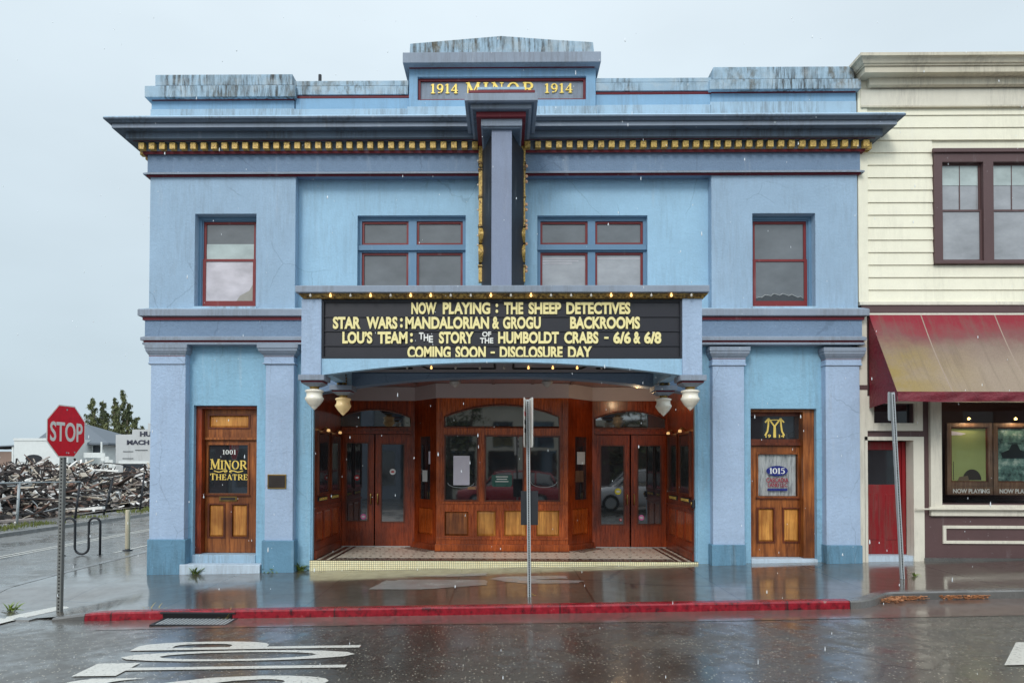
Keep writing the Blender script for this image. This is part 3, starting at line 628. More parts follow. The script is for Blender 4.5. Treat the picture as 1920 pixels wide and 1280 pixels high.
def quad_window(o, pxs, pys, pr):
    mb = MB(); Yf = Ymid+.10; hs = []
    xm_a, xm_b = ux(pxs[0], Yf, 450), ux(pxs[1], Yf, 450); zt_a, zt_b = uz(pys[1], Yf), uz(pys[0], Yf)
    x0, x1, z0, z1 = o[0]+.06, o[1]-.06, o[2]+.06, o[3]-.07
    cells = [(x0, xm_a, zt_b, z1), (xm_b, x1, zt_b, z1), (x0, xm_a, z0, zt_a), (xm_b, x1, z0, zt_a)]
    mb.plate(o[0], o[1], o[2], o[3], Yf, Yf+.14, cells, P_WIN); mb.box(o[0]+.004, o[1]-.004, Yf-.05, Yf-.002, zt_a+.03, zt_b-.03, P_WIN)
    W = mb.build('window', TH)
    for i, (p, q, r_, s_) in enumerate(cells):
        mb = MB(); mb.ring(p, q, r_, s_, .04, Yf+.03, Yf+.09, P_SAS); mb.build('sash', W)
        mb = MB(); mb.box(p+.036, q-.036, Yf+.06, Yf+.068, r_+.036, s_-.036, GL_GY if i < 2 else pr); mb.build('pane', W)
        if i >= 2 and pr is not GL_GY:
            for k in range(3 if i == 2 else 1):
                mb = MB(); zq_ = s_-.10-.045*k; mb.box(p+.045, q-.045-.12*k, Yf+.055, Yf+.0585, zq_-.012, zq_, GL_BL); mb.build('blind_slat', W)
quad_window(oML, (766, 781), (458.5, 473), GL_GY)
quad_window(oMR, (1102, 1116), (458.5, 473), GL_NB)

# street doors left and right
def street_door(o, jamb_left, py, label, glass, pane_px, leaf_px):
    Yd = Ylow+.26; x0, x1 = o[0], o[1]
    # opening lining
    jw = .10
    mb = MB()
    if jamb_left: la, lb = x0+.11, x1-.035
    else: la, lb = x0+.035, x1-.20
    zt, zb = o[3], uz(py['sill'], Yd)
    zl = uz(py['leaf_top'], Yd); za, zc2 = uz(py['tr'][1], Yd), uz(py['tr'][0], Yd)
    ta, tb = ux(py['trx'][0], Yd, 800), ux(py['trx'][1], Yd, 800)
    mb.plate(x0, x1, zb, zt, Ylow+.10, Yd+.12, [(la, lb, zb-.1, zt-.05)], W_OAK if not jamb_left else W_MAH)
    mb.plate(la, lb, zl+.0, zt-.05, Yd-.02, Yd+.10, [(ta, tb, za, zc2)], W_OAK if jamb_left else W_DRK)
    mb.box(la, lb, Yd-.06, Yd-.021, zl+.005, zl+.05, W_OAK if jamb_left else W_DRK)
    D = mb.build('door', TH); D['label'] = label
    # transom
    mb = MB()
    if jamb_left: mb.ring(ta-.03, tb+.03, za-.03, zc2+.03, .03, Yd-.035, Yd-.021, W_DRK); mb.raised(ta, tb, za, zc2, Yd+.02, .02, .03, W_LIT); mb.build('transom_panel', D)
    else:
        mb.box(ta, tb, Yd+.02, Yd+.03, za, zc2, GL_DK); mb.build('transom_pane', D)
        mb = MB(); cx, cz = (ta+tb)/2-.0, (za+zc2)/2; k = .42*(zc2-za); yy = Yd+.012
        for pol in (_st([(-.95,.55),(-.62,.95),(0,.12),(.62,.95),(.95,.55)], .15) + _st([(0,.15),(0,-1)], .22, .28) + _st([(-.55,.75),(-.2,.8),(.2,.8),(.55,.75)], .10)
                    + _st([(-.62,.8),(-.66,.2),(-.75,-.4),(-.98,-.8)], .16) + _st([(.62,.8),(.66,.2),(.75,-.4),(.98,-.8)], .16)):
            yy -= .0003; mb.prism([(cx+a_*k, cz+b_*k) for a_, b_ in pol], yy, Yd+.02, GLDL)
        mb.build('monogram', D); mb = MB(); fit_text(mb, '19', cx-.17, cx-.07, za+.03, za+.09, Yd+.012, GLDL); mb.build('lettering', D); mb = MB(); fit_text(mb, '14', cx+.08, cx+.18, za+.03, za+.09, Yd+.012, GLDL); mb.build('lettering', D)
    # leaf
    p0, p1, q0, q1 = ux(pane_px[0], Yd, 880), ux(pane_px[1], Yd, 880), uz(pane_px[3], Yd), uz(pane_px[2], Yd)
    holes = [(p0, p1, q0, q1)]; pans = []
    for (a0, a1, b0, b1) in py['panels']:
        h = (ux(a0, Yd, 980), ux(a1, Yd, 980), uz(b1, Yd), uz(b0, Yd)); holes.append(h); pans.append(h)
    mb = MB(); mb.plate(la+.004, lb-.004, zb+.004, zl-.004, Yd, Yd+.05, holes, W_OAK); mb.build('door_leaf', D, bev=.004)
    mb = MB(); mb.ring(p0-.03, p1+.03, q0-.03, q1+.03, .03, Yd-.02, Yd+.004, W_OAK); mb.box(p0-.05, p1+.05, Yd-.035, Yd-.021, q0-.05, q0-.02, W_DRK); mb.build('glazing_bead', D)
    for h in pans:
        mb = MB(); mb.ring(h[0]-.012, h[1]+.012, h[2]-.012, h[3]+.012, .03, Yd-.016, Yd+.03, W_DRK); mb.raised(h[0]+.015, h[1]-.015, h[2]+.015, h[3]-.015, Yd+.03, .022, .03, W_LIT); mb.build('panel', D)
    mb = MB(); mb.box(p0, p1, Yd+.02, Yd+.028, q0, q1, glass); mb.build('pane', D)
    return D, (p0, p1, q0, q1), Yd, (la, lb, zb, zl)
pyL = dict(sill=1038, leaf_top=826, tr=(780, 802), trx=(394, 467), panels=[(391, 421, 946, 1009), (434, 465, 946, 1009)])
D, (p0, p1, q0, q1), Yd, (la, lb, zb, zl) = street_door(dL, True, pyL, 'varnished oak door with dark pane lettered 1001 MINOR THEATRE', GL_DK, (391, 465, 835, 926), (380, 478))
cx = (p0+p1)/2; pw = p1-p0
mb = MB(); serif_text(mb, '1001', cx+.01, uz(848.5, Yd), .085, Yd+.010, LETW, spacing=.16, width=.25, depth=.008); mb.build('lettering', D)
mb = MB(); serif_text(mb, 'MINOR', cx, uz(872.5, Yd), .165, Yd+.010, GLDL, width=pw*.93, depth=.008, bold_first=1.15); mb.build('lettering', D)
mb = MB(); serif_text(mb, 'THEATRE', cx+.01, uz(895.5, Yd), .105, Yd+.010, GLDL, width=pw*.96, depth=.008, bold_first=1.15); mb.build('lettering', D)
mb = MB(); zz = uz(884.8, Yd)
for s in (-1, 1):
    pts = [(cx+s*(.03+.245*t), zz+.014*math.sin(t*7.5)*(1-.3*t)) for t in [i/14 for i in range(15)]]
    for k, pol in enumerate(_st(pts, .018, .016)): mb.prism(pol, Yd+.010-.0003*(k % 5), Yd+.018, GLDL)
    for k, pol in enumerate(_arc(cx+s*.05, zz, .028, .022, 0, 300, .01, .01, 10)): mb.prism(pol, Yd+.008-.0003*(k % 5), Yd+.018, GLDL)
mb.build('scroll_flourish', D)
mb = MB(); a0, a1, b0, b1 = op(411, 444, 930, 939, Yd-.02); mb.box(a0, a1, Yd-.022, Yd+.002, b0, b1, BRASS); mb.box(a0+.03, a1-.03, Yd-.027, Yd-.021, b0+.02, b1-.02, BRONZE); mb.build('mail_slot', D)
# step of the left door
mb = MB(); mb.box(dL[0]-.002, dL[1]+.002, Ylow-.02, Yd+.2, -.4, zb-.003, P_PRL); mb.bx(336, 487, 1058, 1082, -.10, Ylow-.021, P_WHT); mb.build('door_step', TH, bev=.012)
pyR = dict(sill=1041, leaf_top=834, tr=(779, 822), trx=(1406, 1500), panels=[(1420, 1452, 950, 1014), (1468, 1499, 950, 1014)])
D2, (p0, p1, q0, q1), Yd2, (la2, lb2, zb2, zl2) = street_door(dR, False, pyR, 'honey oak door with lace curtain and blue oval 1015 sign', GL_CLEAR, (1421, 1495, 850, 928), (1411, 1503))
CURT = NT('lace_curtain'); _t = CURT; _v = _t.coords((1, 1, .12))
_n = _t.noise(26, 4, .6, _v); _t.set(Base_Color=_t.ramp(_n, [(.36, rgb(160, 164, 168)), (.50, rgb(232, 233, 234)), (.7, rgb(246, 246, 244))]), Roughness=.5); CURT = _t.m
mb = MB(); nx = 60; vs = []; fs = []
for i in range(nx+1):
    x = p0+.01+(p1-p0-.02)*i/nx; y = Yd2+.052+.012*math.sin(i*1.05)+.007*math.sin(i*2.3); vs += [(x, y, q0+.005), (x, y, q1-.005)]
for i in range(nx): fs.append((2*i, 2*i+2, 2*i+3, 2*i+1))
mb.raw(vs, fs, CURT, True); mb.build('curtain', D2)
cx = (p0+p1)/2-.01; cz = uz(881, Yd2)
OVB = flat('navy_oval', rgb(34, 44, 120), .35); REDL = flat('red_small_lettering', rgb(150, 40, 60), .5)
mb = MB(); mb.prism([(cx+.2*math.cos(a), cz+.095*math.sin(a)) for a in [2*math.pi*i/32 for i in range(32)]], Yd2-.002, Yd2+.004, OVB); mb.build('oval_number_plate', D2)
mb = MB(); serif_text(mb, '1015', cx, cz, .105, Yd2-.006, LETW, width=.29, depth=.004, spacing=.04); mb.build('lettering', D2)
mb = MB(); fit_text(mb, 'CASCADIA', cx-.20, cx+.21, uz(902.5, Yd2), uz(894, Yd2), Yd2-.003, REDL, depth=.006); mb.build('lettering', D2); mb = MB(); fit_text(mb, 'LAND LLC', cx-.17, cx+.19, uz(911, Yd2), uz(903.5, Yd2), Yd2-.003, REDL, depth=.006); mb.build('lettering', D2); mb = MB(); mb.box(cx-.18, cx+.19, Yd2-.003, Yd2+.004, uz(918, Yd2), uz(914, Yd2), OVB); mb.build('blue_underline', D2)
mb = MB(); mb.box(dR[0]-.002, dR[1]+.002, Ylow-.03, Yd2+.2, -.4, zb2-.003, P_WHT); mb.build('door_step', TH, bev=.01)
mb = MB(); mb.box(la2+.012, la2+.035, Yd2-.03, Yd2+.001, uz(975, Yd2), uz(946, Yd2), BRONZE); mb.box(la2+.015, la2+.032, Yd2-.06, Yd2-.031, uz(965, Yd2), uz(955, Yd2), BRONZE); mb.build('door_handle', D2)

# ---------------------------------------------------------------- entrance lobby
zf = .128; YB, YF = 2.30, 1.65
bx0, bx1 = ux(818, YF, 900), ux(1065, YF, 900)          # booth front
dx0, dx1 = ux(776, YB, 900), ux(1112, YB, 900)          # where the angled sides meet the rear wall
zc0, zc1 = uz(746, YF), uz(719.5, YF)                   # grey band
# floor, riser, borders
mb = MB(); mb.box(lx0, lx1, Ylow+.02, YB+.1, zf-.08, zf, MOSAIC); LF = mb.build('lobby_floor', TH)
mb = MB(); mb.box(lx0, lx1, Ylow-.06, Ylow+.019, -.45, zf+.004, RISER); mb.build('tiled_riser', TH)
mb = MB()
mb.box(lx0, lx1, Ylow-.06, Ylow+.02, zf+.004, zf+.009, BORDK)
for s, xa in ((1, lx0), (-1, lx1)):
    for o_, w_, m_2 in ((.03, .06, BORDK), (.16, .10, BORDER), (.33, .05, BORDK)): mb.box(xa+s*o_, xa+s*(o_+w_), Ylow+.06, YB, zf, zf+.005, m_2)
for o_, w_, m_2 in ((.05, .05, BORDK), (.14, .10, BORDER), (.30, .04, BORDK)): mb.box(lx0+.4, lx1-.4, Ylow+o_, Ylow+o_+w_, zf, zf+.0045, m_2)
for o_, w_, m_2 in ((.06, .05, BORDK), (.15, .10, BORDER)): mb.box(bx0-.02, bx1+.02, YF-o_-w_, YF-o_, zf, zf+.0045, m_2)
for s, xa in ((1, bx0), (-1, bx1)):
    L = math.hypot(bx0-dx0, YB-YF); ang = math.atan2(YB-YF, (dx0-bx0) if s > 0 else (dx1-bx1))
    for o_, w_, m_2 in ((.05, .05, BORDK), (.14, .08, BORDER), (.26, .05, BORDK)):
        nrm = Vector((-math.sin(ang), math.cos(ang)))*(1 if s > 0 else -1); md = Vector((xa+(dx0 if s > 0 else dx1), YF+YB))/2 + nrm*(o_+w_/2)
        mb.obox((md.x, md.y, zf+.0015), (L, w_, .004), Matrix.Rotation(ang, 3, 'Z'), m_2)
mb.build('mosaic_border', LF)
# ceiling and grey band
mb = MB(); mb.box(lx0, lx1, Ylow+.5, YB+.3, zc1+.004, zc1+.06, W_MAH)
for k in range(9): mb.box(lx0+.8*k+.1, lx0+.8*k+.16, Ylow+.5, YF, zc1-.02, zc1+.003, W_DRK)
mb.build('lobby_ceiling', TH)
mb = MB(); e_ = .06
pl = [(lx0, YB-e_), (dx0+.02, YB-e_), (bx0-.01, YF-e_), (bx1+.01, YF-e_), (dx1-.02, YB-e_), (lx1, YB-e_)]
for i in range(5):
    (a0, b0), (a1, b1) = pl[i], pl[i+1]
    mb.face([(a0, b0, zc0), (a1, b1, zc0), (a1, b1, zc1), (a0, b0, zc1)], P_SOF); mb.face([(a0, b0, zc0), (a0, b0+.1, zc0), (a1, b1+.1, zc0), (a1, b1, zc0)], P_SOF)
mb.build('lobby_fascia', TH)
def arch_pts(x0, x1, z0, zs, zt, n=14):   # flat bottom, segmental top
    return [(x0, z0), (x1, z0)] + [(x1+(x0-x1)*i/n, zs+(zt-zs)*(1-((2*i/n)-1)**2)) for i in range(n+1)]
def arch_trim(mb, pts, y, mat, r=.018): mb.tube([(x, y, z) for x, z in pts+[pts[0]]], r, mat, 6, False)
STK1 = flat('round_red_sticker', rgb(170, 40, 50), .4); STK2 = flat('round_yellow_sticker', rgb(206, 196, 60), .4); STK3 = flat('round_white_sticker', rgb(210, 214, 214), .4); STK4 = flat('round_pink_sticker', rgb(214, 120, 170), .4)
def sticker(parent, px, py, r, mat):
    x, z = ux(px, YB-.02, py), uz(py, YB-.02, px); m = MB(); m.prism([(x+r*math.cos(2*math.pi*i/20), z+r*math.sin(2*math.pi*i/20)) for i in range(20)], YB-.004, YB+.004, mat)
    m.prism([(x+r*.6*math.cos(2*math.pi*i/20), z+r*.35*math.sin(2*math.pi*i/20)) for i in range(20)], YB-.006, YB-.0045, STK3 if mat is not STK3 else STK1); m.build('sticker', parent)
def double_door(xa, xb, leaves, panes, tr, label):
    z0 = zf; mb = MB(); zl = uz(814, YB)
    la, lb = ux(leaves[0], YB, 900), ux(leaves[3], YB, 900)
    mb.plate(xa, xb, z0, zc0+.05, YB-.02, YB+.14, [(la, lb, z0-.1, zl)], W_MAH)
    mb.box(la-.03, lb+.03, YB-.05, YB-.021, zl+.01, zl+.07, W_MAH)
    D = mb.build('entrance_door', TH); D['label'] = label
    for k in (0, 2):
        a, b = ux(leaves[k], YB, 900), ux(leaves[k+1], YB, 900); pa = panes[k//2]
        h = op(*pa, YB+.02)
        m = MB(); m.plate(a+.004, b-.004, z0+.01, zl-.006, YB+.005, YB+.055, [h], W_MAH); m.build('door_leaf', D, bev=.004)
        m = MB(); m.ring(h[0]-.025, h[1]+.025, h[2]-.025, h[3]+.025, .025, YB-.008, YB+.006, W_DRK); m.build('glazing_bead', D)
        m = MB(); m.box(h[0]-.004, h[1]+.004, YB+.02, YB+.03, h[2]-.004, h[3]+.004, GL_DK); m.build('pane', D)
    mid = (ux(leaves[1], YB, 900)+ux(leaves[2], YB, 900))/2
    for s in (-1, 1):
        m = MB(); x = mid+s*.075; zz = uz(935, YB); m.tube([(x, YB+.0, zz-.12), (x, YB-.05, zz-.10), (x, YB-.055, zz), (x, YB-.05, zz+.10), (x, YB+.0, zz+.12)], .012, BRASS); m.build('door_handle', D)
    tx0, tx1 = ux(tr[0], YB, 790), ux(tr[1], YB, 790); pts = arch_pts(tx0, tx1, uz(tr[3], YB), uz(tr[2]+15, YB), uz(tr[2], YB))
    m = MB(); m.prism(pts, YB-.026, YB-.0205, GL_DK); m.build('transom_pane', D); m = MB(); arch_trim(m, pts, YB-.025, W_DRK, .02); m.build('transom_bead', D)
    m = MB(); m.box(la, lb, YB-.03, YB+.06, z0, z0+.012, STEEL); m.build('threshold', D)
    return D
DD = double_door(lx0-.02, dx0+.03, (641, 701.5, 703, 770), [(650.5, 689.5, 831, 975), (716, 757, 833, 977)], (636, 770, 768, 801), 'mahogany double door left of the ticket booth')
sticker(DD, 669, 895, .06, STK1); sticker(DD, 681, 968, .06, STK4); sticker(DD, 736, 884, .065, STK3)
DD = double_door(dx1-.03, lx1+.02, (1117, 1181, 1183, 1250), [(1127, 1169, 836, 982), (1196.5, 1238, 836, 981)], (1115, 1246, 770, 802), 'mahogany double door right of the ticket booth')
sticker(DD, 1159, 921, .07, STK2); sticker(DD, 1203, 970, .06, STK4); sticker(DD, 1164, 974, .03, STK1)
# ticket booth: front
z0 = zf; mb = MB()
win = [op(834.5, 895, 816, 937, YF), op(910.5, 981, 817, 938, YF), op(994, 1048.5, 818, 938, YF)]
pn = [op(832, 880, 957, 1005, YF), op(892.5, 931, 956, 1006, YF), op(944, 988, 955, 1006, YF), op(1004, 1050, 955, 1006, YF)]
arc = (ux(834, YF, 780), ux(1048, YF, 780), uz(800.5, YF), uz(781, YF), uz(759, YF))
mb.plate(bx0, bx1, z0+.13, zc0+.05, YF, YF+.08, win+pn, W_BTH)
mb.box(bx0-.02, bx1+.02, YF-.035, YF+.09, z0, z0+.129, W_BTH); mb.box(bx0-.005, bx1+.005, YF-.022, YF-.001, uz(1011, YF), uz(1007.5, YF), W_BTH)
mb.box(bx0+.05, bx1-.05, YF-.03, YF-.001, uz(944.5, YF), uz(940, YF), W_BTH)
for xx in (bx0, bx1-.11): mb.box(xx, xx+.11, YF-.02, YF-.0012, uz(940, YF)+.002, zc0, W_BTH)
TB = mb.build('ticket_booth', TH, bev=.004); TB['label'] = 'red oak ticket booth front between the lobby doors'
for i, h in enumerate(win):
    m = MB(); m.ring(h[0]-.02, h[1]+.02, h[2]-.02, h[3]+.02, .03, YF-.02, YF-.002, W_DRK); m.build('glazing_bead', TB)
    m = MB(); m.box(h[0], h[1], YF+.03, YF+.04, h[2], h[3], GL_DK); m.build('pane', TB)
for i, h in enumerate(pn):
    m = MB(); m.ring(h[0]-.012, h[1]+.012, h[2]-.012, h[3]+.012, .03, YF-.014, YF+.02, W_BTH); m.raised(h[0]+.01, h[1]-.01, h[2]+.01, h[3]-.01, YF+.04, .025, .04 if i != 1 else .06, W_LIT if i != 0 else W_OAK); m.build('panel', TB)
pts = arch_pts(*arc); m = MB(); m.prism(pts, YF-.006, YF-.001, GL_DK); m.build('arched_pane', TB); m = MB(); arch_trim(m, pts, YF-.006, W_DRK, .022); m.build('arched_bead', TB)
NTC = flat('green_notice_glass_print', rgb(52, 92, 84), .3)
m = MB(); a0, a1, b0, b1 = op(850, 880.5, 854, 909, YF+.02); m.box(a0, a1, YF+.026, YF+.029, b0, b1, PAPER); m.build('paper_notice', TB)
m = MB(); a0, a1, b0, b1 = op(877, 892, 912, 917, YF+.02); m.box(a0, a1, YF+.026, YF+.029, b0, b1, flat('tan_card', rgb(176, 130, 92), .5)); m.build('small_card', TB)
m = MB(); a0, a1, b0, b1 = op(922, 960, 890, 912, YF+.02); m.prism([(a0+.03, b0), (a1-.03, b0), (a1, b0+.04), (a1, b1), (a0, b1), (a0, b0+.04)], YF+.026, YF+.029, NTC)
for k, (ww, yy) in enumerate(((.28, 893), (.24, 897.5), (.30, 902))): m.box((a0+a1)/2-ww/2*.9, (a0+a1)/2+ww/2*.9, YF+.0245, YF+.0255, uz(yy+1.0, YF), uz(yy-.4, YF), LETW)
m.build('printed_notice', TB)
m = MB()
for s in (-1, 1):
    x = ux(852 if s < 0 else 880, YF, 880)
cxn = ux(864, YF, 905); m.tube([(cxn+.27*math.cos(a), YF+.025, uz(905, YF)+.10*math.sin(a)) for a in [R(180+180*i/14) for i in range(15)]], .006, STEEL, 5)
cxn = ux(1020, YF, 905); m.tube([(cxn+.27*math.cos(a), YF+.025, uz(902, YF)+.12*math.sin(a)) for a in [R(180+180*i/14) for i in range(15)]], .006, STEEL, 5)
m.build('speak_hole_rim', TB)
# booth angled sides
for s in (1, -1):
    if s > 0: ax, ay, rz, L = dx0, YB, math.atan2(YF-YB, bx0-dx0), math.hypot(bx0-dx0, YB-YF)
    else: ax, ay, rz, L = bx1, YF, math.atan2(YB-YF, dx1-bx1), math.hypot(bx1-dx1, YB-YF)
    za, zb_, pa, pb = uz(936, 1.9), uz(818, 1.9), L*.28, L*.74
    m = MB(); m.plate(0, L, z0+.12, zc0+.05, 0, .06, [(pa, pb, za, zb_), (pa-.08, pb+.08, z0+.3, uz(952, 1.9))], W_MAH); m.box(-.01, L+.01, -.03, .05, z0, z0+.118, W_MAH)
    BS = m.build('booth_side', TH, (ax, ay, 0), rz)
    m = MB(); m.box(pa, pb, .02, .03, za, zb_, GL_DK); m.build('pane', BS)
    m = MB(); m.raised(pa-.08, pb+.08, z0+.3, uz(952, 1.9), .04, .02, .04, W_BTH); m.build('panel', BS)
    for k, (fa, fb, c_) in enumerate(((.35, .55, STK3), (.62, .72, PAPER)) if s > 0 else ((.3, .6, W_CAS), (.36, .66, STK3))):
        m = MB(); m.box(L*(fa+.02), L*(fb-.02)+.04, .014-.002*k, .019, za+(zb_-za)*(.28+.28*k), za+(zb_-za)*(.46+.3*k), c_); m.build('small_flyer', BS)
# lobby side walls
for s in (1, -1):
    ax, ay, rz = (lx0+.03, Ylow+.12, R(90)) if s > 0 else (lx1-.03, YB, R(-90)); L = YB-Ylow-.12
    zt_, zp = zc0+.25, uz(945, 1.0)
    hs = [(L*f0, L*f1, z0+.30, zp-.12) for f0, f1 in ((.08, .32), (.38, .62), (.68, .92))]
    m = MB(); m.plate(0, L, z0, zt_, 0, .05, hs, W_MAH); m.box(0, L, -.03, -.001, z0, z0+.15, W_MAH); m.box(0, L, -.03, -.001, zp-.06, zp-.02, W_MAH)
    LW = m.build('lobby_wall', TH, (ax, ay, 0), rz)
    for h in hs: m = MB(); m.raised(*h, .03, .02, .04, W_BTH); m.build('panel', LW)
# jamb of the opening (rounded top corners)
m = MB()
m.box(lx0-.0, lx0+.028, Ylow+.02, Ylow+.119, zf, uz(738, Ylow), P_LOW); m.build('opening_jamb', TH); m = MB(); m.box(lx1-.028, lx1, Ylow+.02, Ylow+.119, zf, uz(738, Ylow), P_LOW); m.build('opening_jamb', TH)
# ================================================================ MARQUEE
YM = -1.95
MQ = thing('marquee', 'blue theatre marquee with black letterboard of cream letters over the entrance', 'marquee', (0, 0, 0))
def zq(py, Y=YM): return uz(py, Y)
def xq(px, Y=YM, py=620): return ux(px, Y, py)
mb = MB(); mb.box(xq(553, -2.10, 540), xq(1331, -2.10, 540), -2.10, Ymid-.002, zq(547.5, -2.10), zq(534.5, -2.10), P_GRY); mb.build('roof_slab', MQ, bev=.012)
# gold egg-and-dart band under the slab
mb = MB(); a, b = xq(570, -2.02, 553), xq(1318, -2.02, 553); zt, zb = zq(547.5, -2.10)-.002, zq(559, -2.0)
mb.sweep(a, b, -1.97, -.1, -.1, [(.07, zt), (.07, zt-.015), (.05, (zt+zb)/2), (.02, zb), (-.08, zb)], [GLDD]*4)
GB = mb.build('gold_cornice_band', MQ)
mb = MB(); mb.lathe([(.0, .0), (.010, 0), (.011, -.016), (.020, -.032), (.021, -.042), (.012, -.058), (0, -.062)], BULBL, n=10); bl = mb.build('lit_bulb', MQ); bl['label'] = 'glowing amber bulb'
mb = MB(); mb.lathe([(.0, .0), (.010, 0), (.011, -.016), (.018, -.032), (.019, -.042), (.012, -.056), (0, -.06)], BULBO, n=10); bo = mb.build('bulb', MQ)
lit = {1, 3, 5, 6, 9, 11, 15, 16, 18}
fl = fo = False
def put_bulb(on, loc):
    global fl, fo
    if on:
        o = bl if not fl else copy_part(bl, MQ); fl = True
    else:
        o = bo if not fo else copy_part(bo, MQ); fo = True
    o.location = loc; return o
for i in range(20):
    o = put_bulb(i in lit, (xq(582+37.6*i, -2.055, 551), -2.055, zq(547.5, -2.1)-.004))
# piers, board, frame
zpb = zq(703)
mb = MB(); mb.box(xq(565.5), xq(603), YM-.02, YM+.34, zpb, zb+.004, P_PIL); mb.build('pier', MQ, bev=.01)
mb = MB(); mb.box(xq(1279), xq(1316), YM-.02, YM+.34, zpb, zb+.004, P_PIL); mb.build('pier', MQ, bev=.01)
ba, bb, bz0, bz1 = xq(603)+.002, xq(1279)-.002, zq(672), zb-.004
mb = MB(); mb.box(ba, bb, YM+.05, YM+.1, bz0, bz1, BOARD)
rows = [zq(565), zq(591.8), zq(619), zq(646.5)]
for z in rows + [zq(672)+.004]: mb.box(ba+.03, bb-.03, YM+.032, YM+.049, z-.012, z+.006, BOARD)
mb.ring(ba, bb, bz0, bz1, .028, YM+.01, YM+.049, BLKP); LB = mb.build('letterboard', MQ)
TXT = [[('NOW', 771, 818), ('PLAYING', 830, 919), (':', 929, 934), ('THE', 945, 981), ('SHEEP', 991, 1052), ('DETECTIVES', 1062, 1182)],
       [('STAR', 624, 676), ('WARS', 687, 745), (':', 750, 755), ('MANDALORIAN', 760, 917), ('&', 923, 936), ('GROGU', 943, 1014), ('BACKROOMS', 1069, 1200)],
       [("LOU\u2019S", 642, 698), ('TEAM', 708, 764), (':', 769, 774), ('STORY', 823, 888), ('HUMBOLDT', 934, 1048), ('CRABS', 1058, 1122), ('-', 1133, 1141), ('6/6', 1150, 1183), ('&', 1188, 1201), ('6/8', 1208, 1240)],
       [('COMING', 764, 845), ('SOON', 854, 911), ('-', 920, 928), ('DISCLOSURE', 937, 1055), ('DAY', 1065, 1110)]]
YR = [(566.5, 589), (593.5, 616.5), (621.5, 644), (649, 671.5)]
Yt = YM+.026
for row, (ya, yb) in zip(TXT, YR):
    for body, a, b in row:
        mb = MB(); za, zb2 = zq(yb, Yt), zq(ya, Yt)
        if body == '-': za, zb2 = za+.075, za+.105
        if body == ':': za, zb2 = za+.02, zb2-.02
        fit_text(mb, body, xq(a, Yt), xq(b, Yt), za, zb2, Yt, LETT, offset=.042, depth=.02); mb.build('lettering', LB)
mb = MB()
for ch, a, b, y0, y1 in (('T', 785.5, 794, 623, 636), ('H', 794.5, 803, 626, 639), ('E', 804, 812, 629, 642)): fit_text(mb, ch, xq(a, Yt), xq(b, Yt), zq(y1, Yt), zq(y0, Yt), Yt, LETW, .03, .02)
mb.build('lettering', LB)
for body, a, b, y0, y1 in (('OF', 904, 921, 621.5, 631), ('THE', 900, 925, 633, 643.5)): mb = MB(); fit_text(mb, body, xq(a, Yt), xq(b, Yt), zq(y1, Yt), zq(y0, Yt), Yt, LETW, .03, .02); mb.build('lettering', LB)
# arched front fascia
def arch_fascia(xa, xb, zt, zs, zc, Y0, Y1, mat, name, n=28, chmf=0):
    mb = MB(); pts = [(xa+(xb-xa)*i/n, zs+(zc-zs)*(1-abs(2*i/n-1)**2.0)) for i in range(n+1)]
    for i in range(n):
        (x0, z0), (x1, z1) = pts[i], pts[i+1]
        mb.face([(x0,Y0,z0),(x1,Y0,z1),(x1,Y0,zt),(x0,Y0,zt)], mat); mb.face([(x1,Y1,z1),(x0,Y1,z0),(x0,Y1,zt),(x1,Y1,zt)], mat)
        mb.face([(x0,Y1,z0),(x1,Y1,z1),(x1,Y0,z1),(x0,Y0,z0)], mat)
    mb.face([(xa,Y1,zs),(xa,Y0,zs),(xa,Y0,zt),(xa,Y1,zt)], mat); mb.face([(xb,Y0,zs),(xb,Y1,zs),(xb,Y1,zt),(xb,Y0,zt)], mat)
    mb.face([(xa,Y0,zt),(xb,Y0,zt),(xb,Y1,zt),(xa,Y1,zt)], mat)
    return mb.build(name, MQ)
arch_fascia(xq(603)+.001, xq(1279)-.001, zq(672)-.001, zq(703), zq(678.3), YM+.01, YM+.16, P_SKY, 'arched_fascia')
zs_ = uz(694, -.15)
Yr0, Yr1 = -.14, Ylow+.003
